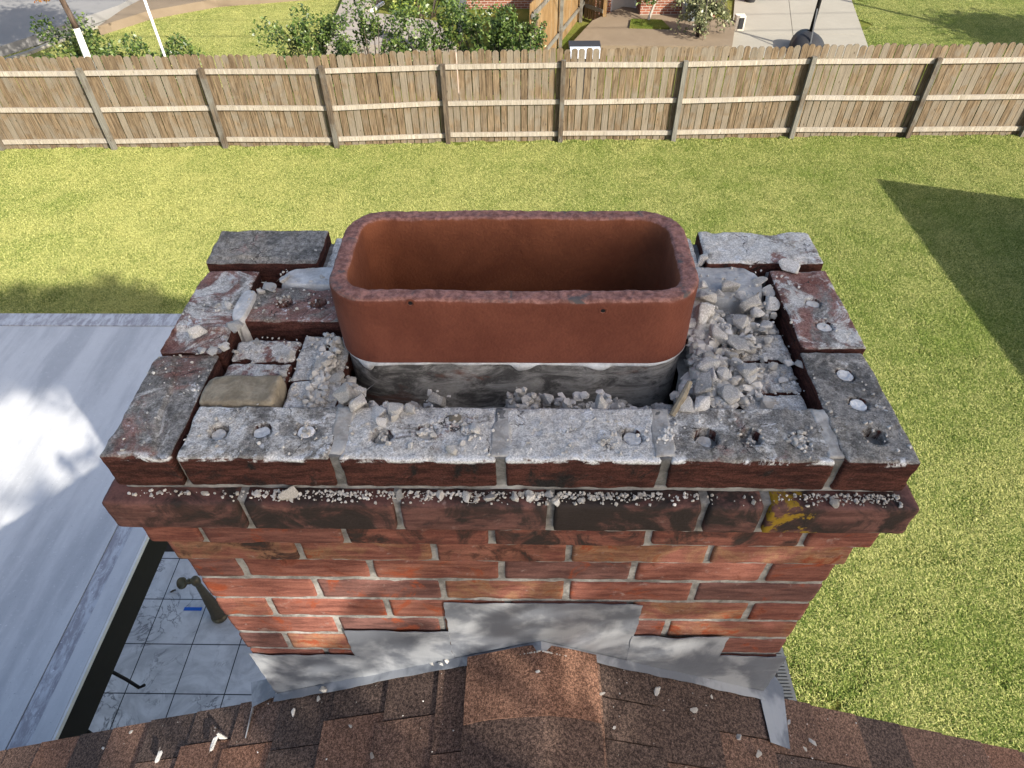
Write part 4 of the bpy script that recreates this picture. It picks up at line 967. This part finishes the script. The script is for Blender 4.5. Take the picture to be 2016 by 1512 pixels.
# ================================================================== BEYOND THE FENCE
def leaves(mb, pts_fn, n, size, r):
    for _ in range(n):
        p, d = pts_fn(); s = size*r.uniform(.6, 1.3); a = Vector((r.gauss(0, 1), r.gauss(0, 1), r.gauss(0, .8)+.3)).normalized(); b_ = a.cross(Vector((r.gauss(0, 1), r.gauss(0, 1), r.gauss(0, 1)))).normalized(); mb.set(tint=r.random())
        mb.add([p-a*s*.5, p+b_*s*.28, p+a*s*.5, p-b_*s*.28], [(0, 1, 2, 3)])
def shrub(x, y, wx, wy, h, n, label, seed, mat=M_LEAF, size=.085, sprigs=14, name='hedge_shrub', group=None, cat='shrub', lo_=.0):
    r = random.Random(seed); root = empty(name, (x, y, GZ), label, cat, group); mb = MB(); tips = []
    for i in range(sprigs):
        a = r.uniform(0, 6.28); k = math.sqrt(r.random()); tips.append((Vector((x+wx*k*math.cos(a)*.8, y+wy*k*math.sin(a)*.8, GZ+h*r.uniform(.65, 1.0)*(1-.3*k))), r.uniform(.3, .6)))
    cl = [(Vector((x+r.uniform(-wx, wx)*.8, y+r.uniform(-wy, wy)*.8, GZ+h*r.uniform(.15, .90))), r.uniform(.18, .36)) for _ in range(max(6, int(wx*wy*22)))]
    def f():
        if r.random() < .28:
            t, L = r.choice(tips); base = Vector((x+(t.x-x)*.6, y+(t.y-y)*.6, t.z-L)); k = r.random(); return base.lerp(t, k)+Vector((r.gauss(0, .03), r.gauss(0, .03), 0)), 0
        c, q = r.choice(cl); v = Vector((r.gauss(0, 1), r.gauss(0, 1), r.gauss(0, 1))).normalized()*q*r.uniform(.5, 1)
        p = c+v; p.z = max(GZ+.05+lo_, p.z); return p, 0
    leaves(mb, f, n, size, r); mb.build('foliage', mat, root)
    sm_ = MB(); sm_.set(tint=.4)
    for t, L in tips: sm_.tube([(x+(t.x-x)*.25, y+(t.y-y)*.25, GZ), Vector((x+(t.x-x)*.7, y+(t.y-y)*.7, GZ+(t.z-GZ)*.6)), t], [.018, .012, .004], 5)
    sm_.build('stem', M_BARK, root); return root
HG = 'shrubs of the hedge behind the fence'
hx = [(-6.0, 15.3, .7, .6, 1.15, 'low sparse shrub at the far left end of the long hedge'), (-4.9, 15.4, 1.1, .75, 1.8, 'leftmost low spreading green shrub of the long hedge behind the fence'), (-3.5, 15.5, 1.1, .8, 2.1, 'second green hedge shrub from the left behind the fence'), (-2.1, 15.5, 1.1, .8, 2.15, 'middle dense green hedge shrub behind the fence'), (-.8, 15.6, 1.0, .8, 2.15, 'taller dark green hedge shrub near the side fence'), (.0, 15.3, .8, .7, 2.2, 'rightmost green hedge shrub reaching towards the side fence')]
for i, (x, y, a, b_, h, lb) in enumerate(hx): shrub(x, y, a, b_, h, 5000 if i else 1600, lb, 20+i, group=HG, sprigs=16, size=.075)
shrub(-9.9, 15.3, 1.3, .7, 1.8, 6000, 'loose sprawling green shrub at the foot of the white trunked tree', 41, sprigs=9)
shrub(-8.4, 15.2, 1.2, .6, 1.5, 4200, 'low sparse green shrub around the thin white pole', 42, sprigs=7)
shrub(-2.9, 21.2, 1.1, .8, 2.2, 3600, 'rounded light green shrub beside the neighbour front walk', 43, mat=M_LEAFY, size=.10, sprigs=10, name='round_shrub', lo_=.3)
shrub(3.0, 19.9, .12, .12, .0+.9, 200, 'small dark upright shrub trunk in the square of grass', 44, sprigs=4, name='small_shrub') if False else None
# thin pole
q = P(322, 104, z=GZ); q = P(322, 104, y=14.5); q.z = GZ; tag(MB().tube([q, q+Vector((0, 0, 3.2))], .028, 10).build('thin_pole', M_PWHITE, base=q, smooth=True), 'thin white pole standing in the left shrub', 'pole')
# tree with white painted lower trunk
tr = empty('young_tree', (-9.5, 14.6, GZ), 'young tree with white painted lower trunk at the left behind the fence', 'tree'); b0 = Vector((-9.5, 14.6, GZ))
def at(px, py, y=14.6): return P(px, py, y=y)
t1, t2, t3 = at(172, 112), at(150, 55), at(137, 28)
w1 = MB(); w1.set(tint=.2); w1.tube([Vector((t1.x-.0, 14.6, GZ)), t1, t2], [.085, .075, .062], 12); w1.build('painted_trunk', M_PWHITE, tr, smooth=True)
w2 = MB(); w2.set(tint=.4); w2.tube([t2, t3, at(118, -8), at(105, -60), at(95, -110)], [.064, .058, .055, .045, .03], 12)
top = at(105, -60)
r = random.Random(5); lim = []
for i in range(9):
    e = top+Vector((r.uniform(-1.3, 1.1), r.uniform(-1, 1.2), r.uniform(.9, 2.4))); lim.append(e); w2.tube([top+Vector((0, 0, r.uniform(-.2, .4))), top.lerp(e, .5)+Vector((0, 0, .1)), e], [.03, .02, .008], 6)
w2.build('trunk', M_BARK, tr, smooth=True)
mb = MB(); mb2 = MB()
def f(): c = r.choice(lim); return c+Vector((r.gauss(0, .38), r.gauss(0, .38), r.gauss(0, .28))), 0
leaves(mb, f, 9000, .12, r); mb.build('crown', M_LEAFY, tr)
lowp = at(88, 0)
def f2(): return lowp+Vector((r.gauss(0, .10), r.gauss(0, .10), abs(r.gauss(0, .05)))), 0
leaves(mb2, f2, 60, .09, r); mb2.build('low_branch_leaves', M_LEAFR, tr)

# neighbour's house left of side fence and right of it
def gq(px, py): return P(px, py, z=GZ)
nh = empty('brick_house', (1.5, 23, GZ), 'red brick neighbour house at the top of the view', 'house')
A = gq(905, 8); B = gq(1165, 42)
MB().box(-1.9, 2.0, 22.0, 26, GZ, GZ+2.7).build('wall', M_BFAR, nh)
q1 = gq(1186, 40)
MB().box(2.0, 2.32, 21.0, 22.0, GZ, GZ+2.7).build('wall', M_BFAR, nh); 
yw = 21.1
MB().box(2.28, 2.50, yw, yw+4, GZ, GZ+2.7).build('wall', M_BFAR, nh); MB().box(3.27, 5.42, yw-.62, yw+4, GZ, GZ+2.7).build('wall', M_BFAR, nh)
MB().box(2.50, 3.27, yw+.25, yw+4, GZ, GZ+.12).build('door_step', M_CONC, nh)
d_ = MB().box(2.56, 3.21, yw+.28, yw+.33, GZ+.12, GZ+2.2).build('door', M_DOOR, nh)
MB().box(2.5, 2.558, yw+.22, yw+.34, GZ+.1, GZ+2.3).build('door_frame', M_PWHITE, d_); MB().box(3.212, 3.27, yw+.22, yw+.34, GZ+.1, GZ+2.3).build('door_frame', M_PWHITE, d_)
MB().box(2.46, 3.30, yw-.28, yw+.24, GZ, GZ+.10).build('door_step', M_CONC, nh)
MB().box(2.3, 5.6, yw-.5, yw+4.4, GZ+2.7, GZ+2.9).build('roof', M_SHIN, nh) if False else None
# side fence and gate (tan cedar) running away from the picket fence
sf = empty('side_fence', (1.0, 19, GZ), 'tan cedar board fence running away from the picket fence beside the brick house', 'fence')
pA, pB = Vector((.52, 18.0, GZ)), Vector((1.95, 22.0, GZ)); pA = Vector((.10, 16.2, GZ)); pB = Vector((1.85, 21.9, GZ))
n = 40
mb = MB()
for i in range(n):
    a, b_ = pA.lerp(pB, i/n), pA.lerp(pB, (i+.97)/n); mb.set(tint=rng.random()*.7); o_ = Vector((.018, -.005, 0)); hh = 1.75+rng.uniform(-.01, .01)
    q = [a, b_, b_+o_, a+o_]; mb.add([c_+Vector((0, 0, .02)) for c_ in q]+[c_+Vector((0, 0, hh)) for c_ in q], [(3, 2, 1, 0), (4, 5, 6, 7), (0, 1, 5, 4), (1, 2, 6, 5), (2, 3, 7, 6), (3, 0, 4, 7)])
mb.build('board_panel', M_NEWW, sf)
for hz in (.35, 1.5):
    rl = MB(); rl.set(tint=.9); d = Vector((.06, -.02, 0)); rl.bar(pA+d+Vector((0, 0, hz)), pB+d+Vector((0, 0, hz)), .04, .09); rl.build('rail', M_POST, sf)
for t in (.02, .42, .8):
    c = pA.lerp(pB, t)+Vector((.11, -.03, 0)); mp = MB(); mp.set(tint=.7); mp.box(c.x-.045, c.x+.045, c.y-.045, c.y+.045, GZ, GZ+1.6); mp.build('post', M_POST, sf)
gt = empty('cedar_gate', (2.1, 20.9, GZ), 'short tan cedar gate panel closing the gap to the brick wall', 'gate')
mb = MB()
for i in range(5): mb.set(tint=rng.random()*.6); mb.box(1.72+i*.1, 1.815+i*.1, 20.95-i*.12, 20.97-i*.12, GZ+.04, GZ+1.85)
mb.build('board_panel', M_NEWW, gt)
mb = MB(); mb.set(tint=.3); mb.box(2.2, 2.3, 20.3, 20.42, GZ, GZ+2.0); mb.build('post', M_NEWW, gt)
for hz in (.4, 1.4): mb = MB(); mb.set(tint=.9); mb.bar((1.74, 20.86, GZ+hz), (2.2, 20.3, GZ+hz), .03, .09); mb.build('rail', M_POST, gt)
# wheelie bin
wb = P(1152, 97, z=GZ+1.0); wb.z = GZ; bn = empty('rubbish_bin', wb, 'black wheeled bin with pale blue white lid standing behind the picket fence', 'bin')
mb = MB(); vs = [(-.26, -.28, 0), (.26, -.28, 0), (.26, .28, 0), (-.26, .28, 0), (-.33, -.36, .95), (.33, -.36, .95), (.33, .36, .95), (-.33, .36, .95)]; mb.add([wb+Vector(v) for v in vs], [(3, 2, 1, 0), (0, 1, 5, 4), (1, 2, 6, 5), (2, 3, 7, 6), (3, 0, 4, 7), (4, 5, 6, 7)]); mb.build('body', M_PLBLK, bn)
mb = MB(); n = 8; lid = []
for i in range(n+1):
    t = i/n; yy = -.40+.5*t; zz = .965+.06*math.sin(t*math.pi*.6); lid += [(-.34, yy, zz), (.34, yy, zz), (-.34, yy, zz-.03), (.34, yy, zz-.03)]
fs = []
for i in range(n): a = i*4; fs += [(a, a+1, a+5, a+4), (a+2, a+6, a+7, a+3), (a, a+4, a+6, a+2), (a+1, a+3, a+7, a+5)]
fs += [(0, 2, 3, 1), (n*4, n*4+1, n*4+3, n*4+2)]
mb.add([wb+Vector(v) for v in lid], fs); mb.build('lid', M_LIDB, bn)
MB().box(wb.x-.36, wb.x+.36, wb.y+.12, wb.y+.44, GZ+.96, GZ+1.04).build('lid_back', M_PLBLK, bn)
MB().tube([wb+Vector((-.3, .48, 1.0)), wb+Vector((.3, .48, 1.0))], .025).build('handle', M_PLBLK, bn)
for sx in (-1, 1): MB().tube([wb+Vector((sx*.27, .3, .12)), wb+Vector((sx*.33, .3, .12))], .12, 18).build('wheel', M_PLBLK, bn)
# grass square with small tree and weeping shrub
sheet('grass_square', gp((1237, 76), (1240, 60), (1300, 62), (1315, 78)), GZ+.06, M_LAWN)
sp_tree = empty('small_tree', (3.55, 20.0, GZ), 'small dark leafy tree in the grass square beside the cream door', 'tree')
b0 = gq(1273, 62); r = random.Random(9)
mb = MB(); mb.set(tint=.9); mb.tube([b0, b0+Vector((.02, 0, .35)), b0+Vector((.15, .1, .7)), b0+Vector((.05, .1, 1.8))], [.05, .04, .035, .02], 8); mb.build('trunk', M_RAIL, sp_tree, smooth=True); mb = MB()
def f(): return b0+Vector((r.gauss(0, .15)-.05, r.gauss(.1, .15), r.uniform(.7, 2.1))), 0
leaves(mb, f, 900, .09, r); mb.build('crown', M_LEAF, sp_tree)
wp = empty('weeping_shrub', gq(1375, 85), 'drooping grey green shrub with long arching branches before the brick wall', 'shrub'); c0 = gq(1372, 92); r = random.Random(12); mb = MB(); sb = MB(); sb.set(tint=.6); arcs = []
for i in range(26):
    a = r.uniform(0, 6.28); L = r.uniform(.25, .82); hh = r.uniform(1.1, 1.75); pk = c0+Vector((math.cos(a)*L*.4, math.sin(a)*L*.35, hh)); e = c0+Vector((math.cos(a)*L, math.sin(a)*L*.7, r.uniform(.15, .8))); arcs.append((c0+Vector((0, 0, .2)), pk, e)); sb.tube([c0, c0.lerp(pk, .6), pk, pk.lerp(e, .5)+Vector((math.cos(a)*.1, 0, .1)), e], [.018, .012, .009, .006, .003], 5)
def f():
    a, b_, c = r.choice(arcs); t = r.uniform(.15, 1); return (a*(1-t)**2+b_*2*t*(1-t)*1.0+c*t*t)+Vector((r.gauss(0, .05), r.gauss(0, .05), r.gauss(0, .05)+.15)), 0
leaves(mb, f, 2600, .10, r); mb.build('foliage', M_LEAFW, wp); sb.build('branches', M_BARK, wp, smooth=True)
pt_ = gq(1362, 70); pt_.y = 20.1; mb = MB(); mb.lathe([(.001, 0), (.2, 0), (.26, .5), (.3, .8), (.27, .82), (.25, .7), (.001, .68)], pt_, 24); tag(mb.build('grey_planter', flat('grey_glaze', (.2, .23, .25), .5), base=pt_, smooth=True), 'tall grey planter pot behind the drooping shrub', 'planter')
st_ = gq(1380, 84); mb = MB(); rough_block(mb, st_.x-.5, st_.x+.35, st_.y-.12, st_.y+.12, GZ, GZ+.16, .05, .02, .01, .02, 3); tag(mb.build('stone_edging', M_WHITE, base=st_), 'pale stone edging block under the drooping shrub', 'edging')
# driveway things
pp = gq(1475, 6); mb = MB(); mb.lathe([(.001, 0), (.24, 0), (.25, .03), (.2, .035)], pp, 28); s0 = empty('patio_pot', pp, 'black round pot on a saucer at the driveway top', 'pot'); mb.build('saucer', M_CONC, s0, smooth=True); MB().lathe([(.15, .036), (.2, .3), (.22, .34), (.2, .34), (.17, .3), (.001, .28)], pp, 28).build('pot', M_PLBLK, s0, smooth=True)
bx = gq(1452, 62); s0 = empty('grey_box', bx, 'small cream and grey box with dark front at the driveway edge', 'box'); MB().box(bx.x-.13, bx.x+.13, bx.y-.1, bx.y+.14, GZ+.05, GZ+.42).build('body', M_DOOR, s0); MB().box(bx.x-.05, bx.x+.09, bx.y-.112, bx.y-.1, GZ+.1, GZ+.38).build('front_panel', M_PLBLK, s0)
bl = gq(1181, 45); mb = MB(); mb.lathe([(.001, -.09), (.05, -.075), (.085, -.03), (.09, 0), (.085, .03), (.05, .075), (.001, .09)], bl+Vector((0, 0, .1)), 20); tag(mb.build('garden_ball', M_BLACK, base=bl, smooth=True), 'small glossy black ball by the cream door', 'ball')
# basketball-stand like pole with black base
hb = gq(1590, 108); hb = P(1586, 88, z=GZ+.2); hb.z = GZ+.05; hp = empty('hoop_stand', hb, 'dark pole rising from a rounded black base on the driveway', 'pole')
mb = MB(); n = 20; vs = []; fs = []
for i in range(7):
    t = i/6; k = math.cos(t*1.5)
    for j in range(n): a = 2*math.pi*j/n; vs.append(hb+Vector((.48*math.cos(a)*k*(1.0 if math.sin(a) < 0 else .75), .62*math.sin(a)*k+.1*t, .05+.42*math.sin(t*1.5))))
for i in range(6):
    for j in range(n): fs.append((i*n+j, i*n+(j+1) % n, (i+1)*n+(j+1) % n, (i+1)*n+j))
mb.add(vs, fs); mb.build('base', M_PLBLK, hp, smooth=True)
MB().tube([hb+Vector((.06, .05, .2)), hb+Vector((.06, .05, 3.1))], .05, 14).build('pole', M_BLACK, hp, smooth=True)
MB().bar(hb+Vector((-.06, -.5, .15)), hb+Vector((.04, .0, 1.0)), .03, .03).build('brace', M_PLGREY, hp)
# planter border and small bits near the front walk
kb = MB(); ed = [Vector((*q, GZ+.03)) for q in gp((715, 37), (760, 44), (805, 49))]
for a, b_ in zip(ed, ed[1:]): kb.bar(a, b_, .10, .12)
ed = [Vector((*q, GZ+.03)) for q in gp((715, 37), (755, 8))]; kb.bar(ed[0], ed[1], .08, .1)
tag(kb.build('garden_edging', M_PWHITE, base=gq(760, 44)), 'white painted kerb edging round the bed by the front walk', 'edging')
sg = P(905, 38, y=16.6); sg.z = GZ; mb = MB(); mb.tube([sg, sg+Vector((0, 0, 1.0)), sg+Vector((0, 0, 1.6)), sg+Vector((0, 0, 1.95)), sg+Vector((0, 0, 2.7))], [.03, .05, .17, .22, .20], 12); tag(mb.build('folded_parasol', flat('grey_canvas', (.07, .075, .08), .9), base=sg, smooth=True), 'grey tapering folded parasol standing among the hedge leaves', 'parasol')
bo = Vector((-1.55, 15.0, GZ)); mb = MB(); mb.lathe([(.1, 0), (.1, 1.05), (.09, 1.1), (.05, 1.14), (.001, 1.15)], bo, 16); tag(mb.build('garden_post', flat('pink_stone', (.38, .29, .24), .9), base=bo, smooth=True), 'pinkish round topped post poking out of the hedge', 'post')
mp = Vector((.45, 20.4, GZ)); tag(MB().tube([mp, mp+Vector((0, 0, .45))], .025, 8).build('vent_pipe', M_PLGREY, base=mp), 'short grey pipe standing before the shaded brick wall', 'pipe')

# ================================================================== OUTSIDE THE FRAME: what casts the shade
def big_tree(name, base, crown_c, rx, ry, rz, n, label, seed, size=.16, clumps=70, mat=M_LEAF, thin=None):
    r = random.Random(seed); base = Vector(base); c = Vector(crown_c); root = empty(name, base, label, 'tree'); cl = []
    for _ in range(clumps):
        v = Vector((r.gauss(0, 1), r.gauss(0, 1), r.gauss(0, 1))).normalized()*(r.random()**.4); cl.append((c+Vector((v.x*rx, v.y*ry, v.z*rz)), r.uniform(.35, .6)))
    mb = MB()
    def f(): p, q = r.choice(cl); return p+Vector((r.gauss(0, 1), r.gauss(0, 1), r.gauss(0, 1)))*q*.55, 0
    leaves(mb, f, n, size, r); mb.build('crown', mat, root)
    w_ = MB(); w_.set(tint=.4); w_.tube([base, base.lerp(c, .4)+Vector((.1, 0, 0)), c-Vector((0, 0, rz*.5))], [.24, .19, .12], 12)
    for p, q in cl[:18]: w_.tube([c-Vector((0, 0, rz*.5)), c.lerp(p, .5)-Vector((0, 0, .1)), p], [.07, .04, .015], 6)
    w_.build('trunk', M_BARK, root, smooth=True); return root
sv = Vector((1, -1, .87)); r = random.Random(3); cl = []
for _ in range(130):
    a, k = r.uniform(0, 6.28), math.sqrt(r.random())*.86; cl.append((Vector((-.10+1.45*k*math.cos(a), .52+.76*k*math.sin(a), 0))+sv*r.uniform(3.9, 5.8), .26, 1.))
tw = [Vector((r.uniform(.15, 1.5), r.uniform(-1.0, -.26), 0))+sv*r.uniform(.95, 1.25) for _ in range(110)]
for _ in range(120):
    y = r.uniform(-2.3, -1.12); x0 = .69-.78*(-.63-y)+.26; cl.append((Vector((r.uniform(x0, 2.7), y, 0))+sv*r.uniform(3.9, 5.8), .22, .8))
for _ in range(40):
    cl.append((Vector((r.uniform(1.2, 2.4), r.uniform(-1.0, .3), 0))+sv*r.uniform(3.9, 5.8), .24, .8))
for _ in range(20):
    x = r.uniform(-1.9, -1.1); cl.append((Vector((x, r.uniform(.2, 1.1), 0))+sv*r.uniform(3.9, 5.2), .24, .7))
TB = Vector((9.0, -5.9, GZ)); sht = empty('shade_tree', TB, 'tall leafy tree beside the house shading the chimney', 'tree'); mb = MB()
wts = [w_ for _, _, w_ in cl]; tot = sum(wts)
def f():
    p, q, _ = r.choices(cl, wts)[0]; return p+Vector((r.gauss(0, 1), r.gauss(0, 1), r.gauss(0, 1)))*q*.6, 0
def f3(): return r.choice(tw)+Vector((r.gauss(0, .016), r.gauss(0, .016), r.gauss(0, .016))), 0
leaves(mb, f3, 760, .072, r); leaves(mb, f, 13000, .15, r); mb.build('crown', M_LEAF, sht)
w_ = MB(); w_.set(tint=.4); hub = Vector((7.9, -5.3, 5.4)); w_.tube([TB, TB.lerp(hub, .5)+Vector((.1, 0, 0)), hub], [.24, .19, .12], 12)
for p, q, _ in cl[:14]: w_.tube([hub, hub.lerp(p, .5)+Vector((0, 0, .1)), p], [.07, .04, .015], 6)
tip = Vector((2.7, -2.9, 1.7)); w_.tube([hub, Vector((6.5, -5.2, 4.4)), Vector((4.6, -4.8, 3.2)), tip], [.08, .06, .04, .015], 6)
for q in tw[:8]: w_.tube([tip, tip.lerp(q, .5), q], [.010, .007, .003], 5)
w_.build('trunk', M_BARK, sht, smooth=True)
big_tree('shadow_tree', (17.2, 15.7, GZ), (17.2, 15.7, GZ+3.1), 1.4, 1.4, 1.0, 9000, 'unseen round tree added off to the right beyond the fence for its shadow', 6, .16, 60)  # unseen tree added for the round shadow it throws at the far right
# unseen lean-to shed added on the right, shaped to throw the lawn shadow
sh = empty('shadow_shed', (12, 4, GZ), 'unseen tall lean-to shed added off to the right to cast the lawn shadow', 'shed'); hh = 3.2
sx0, sy1 = 6.85+hh/.87-.12, 11.42-hh/.87
mb = MB(); pr = [(sx0, GZ), (sx0+3.3, GZ), (sx0+3.3, GZ+hh-1.3), (sx0, GZ+hh)]
mb.add([(x, sy1, z) for x, z in pr]+[(x, sy1-8, z) for x, z in pr], [(3, 2, 1, 0), (4, 5, 6, 7), (0, 1, 5, 4), (1, 2, 6, 5), (2, 3, 7, 6), (3, 0, 4, 7)]); mb.build('wall', M_SIDING, sh)
mb = MB(); mb.set(tint=.4); mb.slab([(sx0-.02, sy1+.02, GZ+hh+.02), (sx0-.02, sy1-8, GZ+hh+.02), (sx0+3.35, sy1-8, GZ+hh-1.3), (sx0+3.35, sy1+.02, GZ+hh-1.3)], .02); mb.build('roof', M_SHIN, sh)
# utility poles and wires
for X_ in (-26, 30):
    up_ = empty('utility_pole', (X_, 12.9, GZ), ('far left' if X_ < 0 else 'far right')+' wooden utility pole carrying the wires', 'utility pole')
    mb = MB(); mb.set(tint=.5); mb.tube([(X_, 12.9, GZ), (X_, 12.9, GZ+8)], [.15, .11], 12); mb.build('pole', M_BARK, up_, smooth=True)
    mb = MB(); mb.set(tint=.5); mb.box(X_-.05, X_+.05, 11.6, 15.2, GZ+7.2, GZ+7.3); mb.build('crossarm', M_BARK, up_)
for i, (yy, rr) in enumerate(((12.2, .016), (13.6, .012), (14.9, .012))):
    pts = [(-26+56*t/24, yy, GZ+7.35-.9*(1-(2*t/24-1)**2)) for t in range(25)]
    tag(MB().tube(pts, rr, 6).build('overhead_wire', M_BLACK, base=(0, yy, GZ+7)), ('nearest', 'middle', 'farthest')[i]+' of the three wires strung over the fence', 'wire', 'overhead wires')
lp = Vector((14.6, 17.6, GZ)); mb = MB(); mb.tube([lp, lp+Vector((0, 0, 5.5))], [.09, .06], 10); tag(mb.build('shadow_pole', M_PLGREY, base=lp, smooth=True), 'unseen plain grey pole added off to the right for its shadow line', 'pole')  # unseen pole added for the thin shadow it throws beyond the fence
print('stones', nstone[0])
